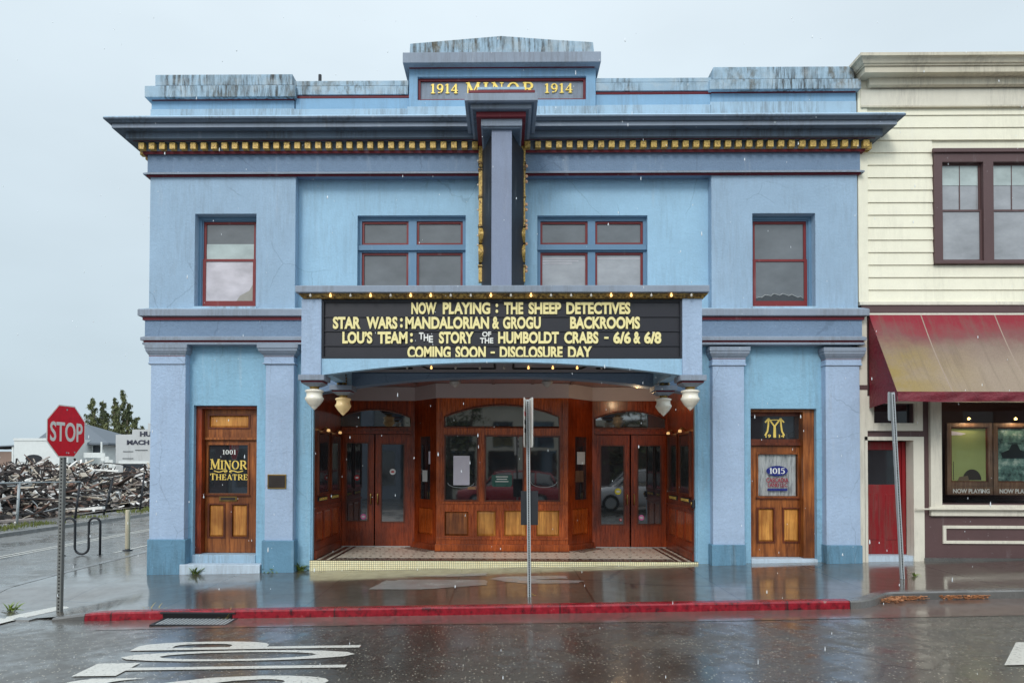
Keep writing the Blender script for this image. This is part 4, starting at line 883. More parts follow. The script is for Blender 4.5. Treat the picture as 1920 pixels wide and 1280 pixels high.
# soffit with coffer mouldings, side fascias, rear piers
mb = MB(); xsa, xsb = xq(590), xq(1292)
mb.box(xsa, xsb, YM+.17, Ylow-.002, zs_, zs_+.05, paint('soffit_grey_paint', rgb(128, 130, 140), bump=.1))
def coffer(pts):
    mb.tube([(x, y, zs_-.006) for x, y in pts+[pts[0]]], .022, HOLE, 5, False)
for s in (-1, 1):
    coffer([(s*.16, -.45), (s*.16, -1.5), (s*1.55, -1.5), (s*1.35, -.45)]); coffer([(s*1.62, -.45), (s*1.85, -1.5), (s*2.75, -1.5), (s*2.75, -.45)])
mb.build('soffit', MQ)
for i in range(13):
    x = -2.5+5.0*i/12
    put_bulb(i in (3, 7, 8, 9, 12), (x, -.72, zs_-.0)).rotation_euler = (0, 0, 0)
for s, nm in ((-1, 590), (1, 1292)):
    x = xq(nm); mb = MB(); mb.box(x-.09, x+.09, YM+.345, Ylow-.002, zq(690)-.02, zt-.01, P_SKY); mb.build('side_fascia', MQ)
    # rear bracket: pier with gold acanthus scroll
    xc = ux(643.5 if s < 0 else 1244, -.12, 720)
    mb = MB(); zt2, zb2 = zs_-.002, uz(723.5, -.22)
    mb.box(xc-.10, xc+.10, -.20, Ylow-.003, zb2, zt2, P_SKY); br = mb.build('rear_bracket', MQ, bev=.008)
    mb = MB(); n = 12
    for i in range(n):
        t_ = i/n; z = zb2+(zt2-zb2)*(t_+.5/n); y = -.20-.02-.10*t_**2; r = .035+.012*(i % 2)
        mb.lathe([(0, -r*.7), (r, -r*.3), (r, r*.3), (0, r*.7)], GLDD, (xc-.045, y, z), 8); mb.lathe([(0, -r*.7), (r, -r*.3), (r, r*.3), (0, r*.7)], GLDD, (xc+.045, y, z), 8)
    mb.build('gold_scroll', br)
# pendant lanterns: two on the front corners, two at the wall
def make_lantern(label):
    T = thing('pendant_lantern', label, 'lantern', (0, 0, 0), group='fluted glass lanterns hanging under the marquee corners')
    mb = MB(); mb.box(-.20, .20, -.20, .20, .05, .135, P_GRY); mb.box(-.165, .165, -.165, .165, .022, .049, P_RED); mb.raw([(-.175,-.175,.021),(.175,-.175,.021),(.175,.175,.021),(-.175,.175,.021),(-.09,-.09,-.03),(.09,-.09,-.03),(.09,.09,-.03),(-.09,.09,-.03)], [(4,5,6,7)[::-1],(0,1,5,4)[::-1],(1,2,6,5)[::-1],(2,3,7,6)[::-1],(3,0,4,7)[::-1],(0,1,2,3)], P_GRY)
    mb.build('cap', T, bev=.006)
    mb = MB(); mb.lathe([(.0, -.028), (.085, -.029), (.07, -.05), (.075, -.07), (.06, -.075)], BRASS, n=20); mb.build('neck', T)
    mb = MB(); mb.lathe([(.05, -.06), (.10, -.075), (.135, -.085), (.142, -.098), (.138, -.112), (.122, -.122), (.120, -.16), (.128, -.19), (.142, -.205), (.143, -.225), (.13, -.25), (.10, -.295), (.066, -.335), (.05, -.343), (.048, -.352), (.022, -.378), (0, -.395)], OPAL, n=40, flute=(-.34, -.20, .09)); mb.build('globe', T)
    return T
LN = make_lantern('white glass lantern under the left front corner of the marquee')
LN.location = (xq(589.5, YM, 740)+0, YM+.14, zpb-.136)
LB1 = ux(589.5, YM+.14, 740); LN.location.x = LB1
zr = uz(723.5, -.22)-.136
for px, Y, z, lab in ((1294, YM+.14, zpb-.136, 'white glass lantern under the right front corner of the marquee'), (643.5, -.17, zr, 'warm-tinted glass lantern beside the wall, left rear of the marquee'), (1244, -.17, zr, 'grey-white glass lantern beside the wall, right rear of the marquee')):
    o = copy_tree(LN, (ux(px, Y, 745), Y, z), lab)
    if px == 643.5:
        for ch in o.children:
            if ch.name.startswith('globe'): ch.data = ch.data.copy(); ch.data.materials[0] = OPALW
# lobby ceiling lamps
def make_cl(lab, mat):
    T = thing('ceiling_lamp', lab, 'lamp', group='small glass lamps on the lobby ceiling')
    mb = MB(); mb.lathe([(0, .0), (.10, 0), (.10, -.03), (.085, -.045), (.085, -.06)], P_SOF, n=20); mb.build('canopy', T)
    mb = MB(); mb.lathe([(.08, -.05), (.11, -.06), (.115, -.075), (.09, -.12), (.04, -.165), (0, -.185)], mat, n=20); mb.build('glass_bowl', T)
    return T
LMPG = flat('unlit_frosted_glass', rgb(170, 166, 164), .3)
for i, (px, py, Y, lab, mat) in enumerate(((853, 712, .75, 'unlit glass lamp on the lobby ceiling above the ticket booth, left', LMPG), (1026, 712, .75, 'unlit glass lamp on the lobby ceiling above the ticket booth, right', LMPG), (691, 720, .75, 'unlit glass lamp above the left double door', LMPG), (1195, 722, .75, 'lit amber lamp above the right double door', LAMPW))):
    o = make_cl(lab, mat); o.location = (ux(px, Y, py), Y, zc1+.004)
    if mat is LAMPW:
        ld = bpy.data.lights.new('lit_amber_lamp_light', 'POINT'); ld.energy = 12; ld.color = (1, .72, .42); ld.shadow_soft_size = .06
        lo = bpy.data.objects.new('lit_amber_lamp_light', ld); COL.objects.link(lo); lo.parent = o; lo.location = (0, 0, -.25)
# lobby poster cases on the side walls
def make_case(lab):
    T = thing('wall_poster_case', lab, 'poster case', group='dark glazed poster cases on the lobby side walls')
    mb = MB(); mb.ring(-.40, .40, 0, 1.22, .05, -.05, .0, W_DRK); mb.box(-.36, .36, -.02, -.001, .04, 1.18, HOLE); mb.build('frame', T)
    mb = MB(); mb.box(-.35, .35, -.032, -.026, .05, 1.17, GL_DK); mb.build('pane', T)
    mb = MB(); mb.box(-.30, .30, -.03, -.001, -.12, -.04, BLKP); mb.build('caption_strip', T)
    mb = MB(); fit_text(mb, 'NOW PLAYING', -.28, .28, -.11, -.055, -.034, GLDL, .02, .004); mb.build('lettering', T)
    mb = MB(); mb.tube([(0, 0, 1.25), (0, -.08, 1.30), (0, -.12, 1.26)], .012, BRASS); mb.lathe([(0, .03), (.03, .02), (.035, -.02), (0, -.03)], LAMPW, (0, -.12, 1.24), 10); mb.build('picture_lamp', T)
    return T
zca = uz(927, .9)
labs = ['dark poster case on the left lobby wall, nearer the street', 'dark poster case on the left lobby wall, nearer the doors', 'dark poster case on the right lobby wall, nearer the street', 'dark poster case on the right lobby wall, nearer the doors']
c0 = make_case(labs[0])
for i in range(4):
    s = 1 if i < 2 else -1; o = c0 if i == 0 else copy_tree(c0, label=labs[i])
    o.location = ((lx0+.03) if s > 0 else (lx1-.03), .78 if i % 2 == 0 else 1.72, zca); o.rotation_euler = (0, 0, R(90) if s > 0 else R(-90))

# ================================================================ BLADE SIGN
BS_ = thing('blade_sign', 'tall grey and black blade sign edged in gold, standing on the marquee roof', 'sign', (0, 0, 0))
Yb0, Yb1 = -1.05, -.12
zlo, zhi = zq(534.5, -2.1)-.002, uz(238, Yb0)
f0, f1 = ux(921.5, Yb0, 400), ux(959.5, Yb0, 400); r0, r1 = ux(903, Yb1, 400), ux(983, Yb1, 400)
mb = MB(); mb.box(f0, f1, Yb0, Yb0+.08, zlo, zhi, paint('blade_edge_grey', rgb(136, 146, 168), var=.1, streak=.12)); mb.build('front_edge', BS_, bev=.006)
for s, (fa, ra) in ((-1, (f0, r0)), (1, (f1, r1))):
    mb = MB(); i_ = -s*.03
    mb.raw([(fa+i_*.2, Yb0+.081, zlo), (ra, Yb1, zlo), (ra+i_, Yb1, zlo), (fa+i_, Yb0+.081, zlo), (fa+i_*.2, Yb0+.081, zhi), (ra, Yb1, zhi), (ra+i_, Yb1, zhi), (fa+i_, Yb0+.081, zhi)], [(0,1,5,4),(1,2,6,5),(2,3,7,6),(3,0,4,7),(4,5,6,7),(0,3,2,1)], BLKP)
    mb.build('face_panel', BS_)
    # gold frame: segmented strip with beads and scrolls near the wall
    Yg = -.16; gp = (897.5, 907.5) if s < 0 else (974, 985); ga, gb = ux(gp[0], Yg, 400), ux(gp[1], Yg, 400); w_ = gb-ga
    mb = MB()
    segs = [(256, 303), (319, 366), (371, 421), (500, 528)]
    for ya, yb in segs: mb.box(ga, gb, Yg, Yg+.12, uz(yb, Yg), uz(ya, Yg), GOLD)
    for yc in (254, 305, 317, 321 if False else 368, 423, 498): mb.box(ga-.012, gb+.012, Yg-.02, Yg+.125, uz(yc+2, Yg), uz(yc-1.6, Yg), GLDD)
    for ya, yb in ((428, 456), (459, 492)):   # S-scrolls
        n = 14; za, zb3 = uz(yb, Yg), uz(ya, Yg)
        for k in range(n):
            t0_, t1_ = k/n, (k+1)/n; y0_ = Yg-.02-.10*math.sin(math.pi*t0_); y1_ = Yg-.02-.10*math.sin(math.pi*t1_); h0, h1 = za+(zb3-za)*t0_, za+(zb3-za)*t1_
            mb.raw([(ga, y0_, h0), (gb, y0_, h0), (gb, y1_, h1), (ga, y1_, h1), (ga, Yg+.12, h0), (gb, Yg+.12, h0), (gb, Yg+.12, h1), (ga, Yg+.12, h1)], [(0,1,2,3),(4,7,6,5),(0,3,7,4),(1,5,6,2)], GOLD)
    mb.lathe([(0, .05), (.035, .035), (.05, 0), (.035, -.035), (0, -.05)], GLDD, ((ga+gb)/2, Yg, uz(311, Yg)), 10)
    gf = mb.build('gold_edging', BS_, bev=.004)
    mb = MB(); mb.lathe([(0, .03), (.022, .015), (.03, -.005), (.018, -.028), (0, -.034)], flat('salmon_glass_bulb', rgb(226, 176, 140), .25), n=10) if s > 0 else mb.lathe([(0, .02), (.014, .01), (.02, -.005), (.012, -.02), (0, -.024)], BULBO, n=10)
    b0 = mb.build('bulb', gf)
    ys = (263, 310, 329, 339, 382, 392, 413, 421, 427, 456, 500, 507) if s > 0 else (300, 345, 392, 440, 458)
    for k, yy in enumerate(ys):
        o = b0 if k == 0 else copy_part(b0, gf)
        o.location = ((gb+.02) if s > 0 else (ga-.016), Yg+.03, uz(yy, Yg))
mb = MB(); mb.box(r0+.06, r1-.06, Yb1+.001, Ymid-.001, zlo, zhi, BLKP); mb.build('wall_mount', BS_)
# cap with mouldings, returns running back to the cornice
mb = MB()
def layer(px0, px1, y0, y1, Y, mat): mb.box(ux(px0, Y, y0), ux(px1, Y, y0), Y, -.02, uz(y1, Y), uz(y0, Y), mat)
layer(895, 984, 163, 168.5, -1.22, P_PRL); layer(878, 1003, 168.7, 174, -1.30, P_RED); layer(871, 1008.5, 174.2, 188.5, -1.42, P_GRY)
layer(877, 1002, 188.7, 192.5, -1.36, P_DRK); layer(882, 997, 192.7, 203, -1.30, P_GRY); layer(886, 992, 203.2, 206, -1.26, P_DRK); layer(893, 986, 206.2, 219, -1.20, P_RED); layer(902, 979, 219.2, 236, -1.13, P_GRY); layer(905, 976, 236.2, 241, -1.10, P_DRK)  # dark layer right below the slab paints in its shade
mb.build('cap', BS_, bev=.008)

# plaque, key box
mb = MB(); PL = thing('plaque', 'small dark bronze plaque on the pilaster right of the 1001 door', 'plaque', (ux(519.5, Ypil, 903), Ypil, uz(917, Ypil)))
mb.box(-.17, .17, -.02, -.001, 0, .26, BRASS); mb.box(-.15, .15, -.026, -.0205, .02, .24, BRONZE); mb.build('plate', PL, bev=.004)
mb = MB()
for k in range(7): mb.box(-.12+.02*(k % 2), .12-.03*((k+1) % 2), -.0285, -.0262, .05+.024*k, .058+.024*k, BRONZE)
mb.build('raised_lines', PL)
KB = thing('key_box', 'small black key box on the jamb right of the lobby', 'key box', (lx1-.032, Ylow+.07, uz(951, Ylow)))
mb = MB(); mb.box(-.05, .0, -.05, .05, 0, .15, STEELD); mb.build('box', KB, bev=.008); mb = MB(); mb.lathe([(0, -.03), (.02, -.03), (.02, .03), (0, .03)], BRASS, (-.055, 0, .08), 10); mb.build('dial', KB)
# ================================================================ NEIGHBOUR
NB = thing('clapboard_building', 'cream clapboard two-storey shop building with brown trim and red awning', 'shop building', (0, 0, 0))
nx0, nx1 = XR+.03, 14.5; YN = .06
ntop = uz(168, YN, 1750); zlt = uz(567, YN, 1750)      # siding from zlt to ntop
wL, wR = ux(1749, YN, 400), ux(1749, YN, 400)+3.2
wz0, wz1 = uz(496, YN, 1800), uz(286, YN, 1800)
mb = MB(); mb.plate(nx0, nx1, zlt, ntop+.3, YN+.031, .5, [(wL+.05, wR-.05, wz0+.03, wz1-.03)], P_CRM); mb.build('upper_wall', NB)
mb = MB(); mb.plate(nx0, nx1, -.5, zlt-.001, YN+.03, .5, [(ux(1620, YN, 900), ux(1712, YN, 900), -.6, uz(822, YN, 1660)), (ux(1630, YN, 780), ux(1712, YN, 780), uz(798, YN, 1660), uz(757, YN, 1660)), (ux(1764, YN, 850), nx1-.4, uz(944, YN, 1850), uz(748, YN, 1850))], P_BRN)
mb.build('lower_wall', NB); mb = MB(); mb.box(nx0, nx0+.25, .5, 16, -.5, ntop, P_CRM); mb.box(nx1-.25, nx1, .5, 16, -.5, ntop, P_CRM); mb.box(nx0+.25, nx1-.25, .5, 16, ntop-.1, ntop, P_STN); mb.box(nx0+.25, nx1-.25, 15.7, 15.98, -.5, ntop-.1, P_CRM)
mb.build('side_walls_and_roof', NB)
# clapboards
mb = MB(); zb = uz(172, YN, 1750); bh = (zlt-zb)/-1; nb = 17; cb = ux(1626, YN, 400)
hgt = (ntop-.02-zlt)/nb
for k in range(nb):
    z0, z1 = zlt+hgt*k, zlt+hgt*(k+1)-.004
    spans = [(cb, nx1)] if (z0 > wz1 or z1 < wz0) else [(cb, wL-.0), (wR, nx1)]
    for a, b in spans:
        if k % 3 == 1 and b-a > 3: cuts = [a, a+2.9+random.random(), b]
        else: cuts = [a, b]
        for p, q in zip(cuts, cuts[1:]):
            mb.raw([(p, YN-.018, z0), (q-.004, YN-.018, z0), (q-.004, YN+.004, z1), (p, YN+.004, z1), (p, YN+.03, z0), (q-.004, YN+.03, z0), (q-.004, YN+.03, z1), (p, YN+.03, z1)], [(0,1,2,3),(0,4,5,1),(3,2,6,7),(0,3,7,4),(1,5,6,2)], P_CRM)
mb.build('clapboard_siding', NB)
mb = MB(); mb.box(nx0, cb-.002, YN-.035, YN+.03, zlt, ntop, P_CRM); mb.build('corner_board', NB, bev=.006)
# top frieze and cornice
fz = uz(201, YN, 1750)
Yk = YN-.04
def q(p, py): return (p, uz(py, Yk-p, 1800))
prof = [(0, q(.42, 97)[1]+.02), q(.42, 97.5), q(.42, 103), q(.38, 106), q(.36, 109), q(.33, 117), q(.30, 119.5), q(.30, 122), q(.27, 123.5), q(.27, 135)]
zz = prof[-1][1]; prof += [(.10, zz), q(.10, 158), q(.05, 163), (0.03, uz(170, Yk))]
mb = MB(); mb.sweep(nx0+.26, nx1, Yk, 1.5, 1.5, prof, [P_CCO]*13); mb.box(nx0+.06, nx1, Yk, .5, uz(172, Yk), prof[0][1]-.005, P_CCO)
mb.box(nx0+.05, nx1, Yk-.005, YN+.02, fz, uz(172, Yk), P_CTR); mb.box(nx0+.05, nx1, Yk-.03, YN+.02, fz-.03, fz-.001, P_CCO)
mb.build('cornice', NB)
# double window
mb = MB(); mb.plate(wL, wR, wz0, wz1-.0, YN-.05, YN+.2, [], P_BRN) if False else None
xm = [(ux(1764.5, YN, 400), ux(1841, YN, 400)), (ux(1860, YN, 400), ux(1860, YN, 400)+.78), (ux(1860, YN, 400)+.97, ux(1860, YN, 400)+1.75)]
zp0, zp1 = uz(490, YN, 1800), uz(306, YN, 1800)
mb.plate(wL, wR, wz0, wz1, YN-.05, YN+.16, [(a, b, zp0, zp1) for a, b in xm], P_BRN)
mb.box(wL-.04, wR+.04, YN-.09, YN-.0505, wz1-.03, wz1+.04, P_BRN); mb.box(wL-.02, wR+.02, YN-.08, YN-.0505, wz0-.0, wz0+.045, P_BRN)
WN = mb.build('window', NB, bev=.005); zmt = uz(395, YN, 1800)
for a, b in xm:
    mb = MB(); mb.ring(a, b, zmt-.02, zp1, .03, YN+.04, YN+.08, P_BRN); mb.box((a+b)/2-.008, (a+b)/2+.008, YN+.045, YN+.075, zmt, zp1-.03, P_BRN); mb.build('upper_sash', WN)
    mb = MB(); mb.ring(a, b, zp0, zmt+.02, .035, YN+.005, YN+.038, P_BRN); mb.build('lower_sash', WN)
    mb = MB(); mb.box(a+.02, b-.02, YN+.055, YN+.06, zmt, zp1-.02, GL_NB); mb.build('pane', WN)
    mb = MB(); mb.box(a+.02, b-.02, YN+.02, YN+.025, zp0+.02, zmt, GL_NB); mb.build('pane', WN)
    mb = MB(); mb.box(a+.035, b-.04, YN+.048, YN+.0535, zmt+.25 if a < 7.9 else zmt+.48, zp1-.03, GL_GN); mb.build('blind', WN)
# trim bands over the awning
mb = MB(); mb.box(nx0+.01, nx1, YN-.06, YN+.02, uz(571.5, YN-.06, 1750), zlt+.002, P_CTR); mb.box(nx0+.04, nx1, YN-.04, YN+.02, uz(586, YN-.04, 1750), uz(572, YN-.06, 1750)-.003, P_BRN); mb.box(nx0+.04, nx1, YN-.05, YN+.02, uz(590.5, YN-.05, 1750), uz(586.5, YN-.04, 1750)-.004, P_CTR)
mb.build('trim_band', NB, bev=.005)
# pilaster strip left of the awning
mb = MB(); mb.box(nx0, ux(1625, YN, 800), YN-.03, YN+.029, .0, uz(592, YN, 1620), P_CTR); mb.box(nx0-.0, ux(1625, YN, 730)+.003, YN-.034, YN-.0305, uz(731, YN, 1620), uz(722, YN, 1620), P_BRN); mb.build('corner_board', NB)
# awning
t = NT('faded_red_awning_canvas'); v = t.coords(); w = t.coords(world=True)
gz = t.n('ShaderNodeSeparateXYZ', {0: v}).outputs[2]
fd = t.math('ADD', gz, t.math('MULTIPLY', t.math('SUBTRACT', t.noise(1.3, 6, .7, w), .5), .55))
mold = t.math('MULTIPLY', t.rng(t.noise(1.6, 5, .65, t.coords(loc=(2.2, 0, 0), world=True)), .36, .58, .2, .85), t.rng(t.n('ShaderNodeSeparateXYZ', {0: v}).outputs[0], 6.7, 8.3, 1, 0))
c = t.ramp(fd, [(.25, rgb(156, 139, 122)), (.55, rgb(138, 118, 106)), (.74, rgb(128, 78, 78)), (.92, rgb(142, 28, 48))])
c = t.mix(t.math('MULTIPLY', mold, t.rng(fd, .45, .75, 1, 0)), c, rgb(150, 128, 66))
c = t.mix(t.rng(t.noise(1.0, 7, .7, t.coords((9, 1.2, .5), loc=(1, 1, 1))), .5, .68, 0, .40), c, rgb(112, 98, 84))
c = t.mix(t.math('LESS_THAN', t.math('MODULO', t.math('ADD', t.n('ShaderNodeSeparateXYZ', {0: v}).outputs[0], 20.2), 1.32), .02), c, rgb(160, 142, 128))
t.set(Base_Color=t.mix(t.rng(t.noise(60, 3, .6, w), .4, .7, 0, .3), c, rgb(96, 84, 70)), Roughness=.85); t.bump(t.noise(7, 5, .6, w), .25, .02); AWN = t.m
AWNR = NT('red_awning_canvas'); _t = AWNR; _n = _t.noise(3.0, 5, .6, _t.coords((1, 1, 1)))
_t.set(Base_Color=_t.mix(_n, rgb(136, 20, 42), rgb(78, 14, 28)), Roughness=.45); _t.bump(_t.noise(1.0, 6, .7, _t.coords((5, 5, 11))), .9, .05); AWNR = _t.m
pA = .92; xa = ux(1627, YN, 650); zT = uz(590.5, YN-.06, 1750); zB = uz(734, YN-pA, 1750); zV = uz(752.5, YN-pA, 1750)
mb = MB(); n = 60; xe = nx1-.2; hz = zT-zB
vs, fs = [], []
m_ = 8
for i in range(n+1):
    for j in range(m_+1):
        x = xa+(xe-xa)*i/n; f = j/m_
        sag = .035*math.sin(math.pi*f)*(1+.3*math.sin(x*2.9))
        vs.append((x, -(.06+(pA-.06)*f)+sag*.6, (zT-zB)*(1-f)-sag))
for i in range(n):
    for j in range(m_): a = i*(m_+1)+j; fs.append((a, a+1, a+m_+2, a+m_+1))
# local z normalised 0..1 for the fading: the object is scaled back to metres
mb.raw([(x, y, z/hz) for x, y, z in vs], fs, AWN, True)
AW = mb.build('awning', NB, (0, YN, zB)); AW.scale = (1, 1, hz)
mb = MB(); vs, fs = [], []; n = 120
for i in range(n+1):
    x = xa+(xe-xa)*i/n
    for j in range(5):
        f = j/4; vs.append((x, -pA-.012-.024*f*math.sin(x*9+1.5*math.sin(x*2.3)+f*3)-.012*f-.014*math.sin(f*9+x*4.1)*f, ((zV-zB)*f+.012*math.sin(x*3.2)*f*.6)/hz))
for i in range(n):
    for j in range(4): a = i*5+j; fs.append((a, a+1, a+6, a+5))
mb.raw(vs, fs, AWNR, True); mb.build('valance', AW)
mb = MB(); zv = (zV-zB)/hz
mb.face([(xa-.003, -.05, 1), (xa-.003, -.05, zv-.03), (xa-.003, -.5, zv), (xa-.003, -.5, (1-(.44/(pA-.06))))], AWNR); mb.face([(xa-.003, -.5, (1-(.44/(pA-.06)))), (xa-.003, -.5, zv), (xa-.003, -pA, zv), (xa-.003, -pA, 0)], AWNR); mb.build('side_flap', AW)
# door and transom under the awning
mb = MB(); dx_0, dx_1, dzt = ux(1620, YN, 900), ux(1712, YN, 900), uz(822, YN, 1660)
mb.plate(dx_0-.0, ux(1731, YN, 900), -.15, uz(824.5, YN, 1660)+.06, YN-.03, YN+.20, [(dx_0+.006, dx_1-.006, -.5, uz(824.5, YN, 1660)-.006)], P_CTR)
zdt, zdb = uz(827, .3, 1660), uz(1040, .3, 1660)
Yd = YN+.24; ga, gb, gc, gd = ux(1622, Yd, 880), ux(1683, Yd, 880), uz(908, Yd, 1650), uz(843, Yd, 1650)
RD = mb.build('door', NB); RD['label'] = 'red panelled shop door with dark upper pane'
mb = MB(); zlo_, = (uz(1038, Yd, 1650),); xl_ = ux(1706, Yd, 900)
mb.plate(dx_0+.008, dx_1-.075, zlo_, zdt-.008, Yd, Yd+.05, [(ga, gb, gc, gd)], P_RDD); mb.box(dx_1-.073, dx_1-.008, Yd-.03, Yd+.05, zlo_, zdt-.008, P_RDD)
for a, b in ((1622, 1648), (1660, 1684)): mb.raised(ux(a, Yd, 980), ux(b, Yd, 980), uz(1012, Yd, 1650), uz(925, Yd, 1650), Yd, .012, .015, P_RDD)
mb.build('door_leaf', RD, bev=.004)
mb = MB(); mb.box(ga, gb, Yd+.02, Yd+.03, gc, gd, GL_DK); mb.build('pane', RD)
mb = MB(); mb.box(dx_0, dx_1, YN+.0, Yd+.06, -.4, zlo_-.003, P_WHT); mb.build('threshold', RD)
mb = MB(); ta, tb, tc_, td = ux(1630, YN, 780), ux(1712, YN, 780), uz(798, YN, 1660), uz(757, YN, 1660)
mb.ring(ta-.06, tb+.16, tc_-.09, td+.14, .10, YN-.025, YN+.04, P_CTR); mb.ring(ta+.03, tb+.07, tc_, td+.06, .05, YN-.01, YN+.1, P_CTR); TW = mb.build('transom_window', NB)
mb = MB(); mb.box(ta, tb+.1, YN+.11, YN+.12, tc_, td+.1, GL_DK); mb.build('pane', TW)
# shop window
sx0, sx1, sz0, sz1 = ux(1764, YN, 850), nx1-.4, uz(944, YN, 1850), uz(748, YN, 1850)
mb = MB(); mb.ring(sx0-.2, sx1+.2, sz0-.22, sz1+.15, .20, YN-.035, YN+.06, P_CTR); mb.box(sx0-.25, sx1+.2, YN-.08, YN-.036, sz0-.10, sz0-.055, P_CTR)
SWN = mb.build('shop_window', NB, bev=.006)
mb = MB(); mb.tube([(ux(1717, YN-.09, 955), YN-.09, uz(954, YN-.09, 1750)), (sx1, YN-.10, uz(954, YN-.09, 1750))], .016, P_CTR, 6); mb.build('rail', SWN)
mb = MB(); mb.box(sx0, sx1, YN+.07, YN+.078, sz0, sz1, GL_CLEAR); mb.build('pane', SWN)
mb = MB(); mb.box(sx0-.05, sx1, YN+1.1, YN+1.15, sz0-.1, sz1+.1, flat('dim_shop_interior', rgb(60, 46, 46), .8)); mb.box(sx0-.05, sx1, YN+.1, YN+1.1, sz0-.06, sz0-.005, flat('blue_black_shelf', rgb(34, 36, 52), .4)); mb.box(sx0-.05, sx1, YN+.1, YN+1.1, sz1+.05, sz1+.1, HOLE); mb.box(sx0-.1, sx0-.05, YN+.1, YN+1.1, sz0, sz1, HOLE); mb.build('display_recess', SWN)
# raised moulding on the stall riser
mb = MB(); ra_, rz0, rz1 = ux(1769, YN, 1000), uz(1019, YN, 1850), uz(985, YN, 1850); mb.ring(ra_, nx1-.5, rz0, rz1, .055, YN-.0, YN+.035, P_CTR); mb.build('panel_moulding', NB, bev=.004)
mb = MB(); mb.box(ux(1731, YN, 1045), nx1, YN-.05, YN+.04, -.3, uz(1046, YN-.05, 1800), KERBG); mb.build('base_strip', NB)

# poster cases in the shop window
def poster_case(lab, w, h, scene_):
    T = thing('poster_case', lab, 'poster case', group='framed film posters standing in the shop window')
    mb = MB(); mb.ring(0, w, .10, h, .075, -.03, .04, W_CAS); mb.box(0, w, -.03, .04, -.06, .099, W_CAS); mb.ring(.075, w-.075, .175, h-.075, .02, -.015, .03, W_DRK); mb.build('frame', T, bev=.005)
    mb = MB(); a, b, c_, d = .09, w-.09, .19, h-.09
    if scene_ == 0:
        PG = NT('yellow_green_poster_print'); PG.set(Base_Color=PG.mix(PG.noise(2.5, 4, .6, PG.coords()), rgb(150, 160, 92), rgb(176, 188, 124)), Roughness=.5)
        mb.box(a, b, .015, .02, c_, d, PG.m); mb.prism([(a, d-.05), (a+.28*(b-a)*1.6, d-.10), (a+.2, d-.13), (a, d-.13)], .012, .0145, PAPER)
        dk = flat('dark_poster_shape', rgb(56, 48, 44), .5); cx_, cz_ = a+(b-a)*.6, c_+.02
        mb.prism([(cx_-.17, cz_)]+[(cx_+.17*math.cos(R(180-180*i/12)), cz_+.19*math.sin(R(180-180*i/12))) for i in range(1, 12)]+[(cx_+.17, cz_)][:1], .011, .0145, dk) if False else mb.prism([(cx_+.17*math.cos(R(180*i/14)), cz_+.2*math.sin(R(180*i/14))) for i in range(15)], .011, .0145, dk)
        mb.prism([(a+.12, c_+.01), (cx_-.05, c_+.01), (cx_-.08, c_+.10), (a+.16, c_+.08)], .0105, .0145, flat('tan_poster_shape', rgb(120, 100, 80), .5)); mb.box(a+.045, a+.055, .012, .0145, c_+.02, c_+.36, dk)
    else:
        PG = NT('teal_poster_print'); PG.set(Base_Color=PG.ramp(PG.noise(5, 6, .7, PG.coords()), [(.36, rgb(36, 64, 66)), (.52, rgb(110, 150, 140)), (.66, rgb(196, 214, 200))]), Roughness=.5)
        mb.box(a, b, .015, .02, c_, d, PG.m); dk = flat('dark_teal_shape', rgb(24, 40, 44), .5); cx_ = (a+b)/2
        mb.prism([(cx_-.22, c_+.42), (cx_+.22, c_+.42), (cx_+.25, c_+.52), (cx_+.10, c_+.58), (cx_+.05, c_+.68), (cx_-.05, c_+.68), (cx_-.10, c_+.58), (cx_-.25, c_+.52)], .011, .0145, dk); mb.box(cx_-.12, cx_+.12, .0105, .0145, c_+.685, c_+.70, dk)
    mb.build('poster', T)
    mb = MB(); fit_text(mb, 'NOW PLAYING', .10, w-.06, -.03, .05, -.034, LETW, .03, .003); mb.build('lettering', T)
    mb = MB(); mb.tube([(w/2-.05, -.04, h+.05), (w/2-.05, -.08, h+.10)], .01, BRASS); mb.lathe([(0, .03), (.03, .0), (0, -.03)], LAMPW, (w/2-.05, -.08, h+.08), 10); mb.build('picture_lamp', T)
    ld = bpy.data.lights.new('picture_lamp_light', 'POINT'); ld.energy = 5; ld.color = (1, .78, .5); ld.shadow_soft_size = .04
    lo = bpy.data.objects.new('picture_lamp_light', ld); COL.objects.link(lo); lo.parent = T; lo.location = (w/2-.05, -.13, h+.06)
    return T
Yp = YN+.22; pz0 = uz(921, Yp, 1800); ph = uz(793, Yp, 1800)-pz0; pw = ux(1859, Yp, 860)-ux(1774, Yp, 860)
for i, (px_, lab, k) in enumerate(((ux(1774, Yp, 860), 'framed yellow-green film poster with a dark rounded shape', 0), (ux(1861, Yp, 860), 'framed teal film poster with a dark hatted outline', 1))):
    o = poster_case(lab, pw, ph, k); o.location = (px_, Yp, pz0)
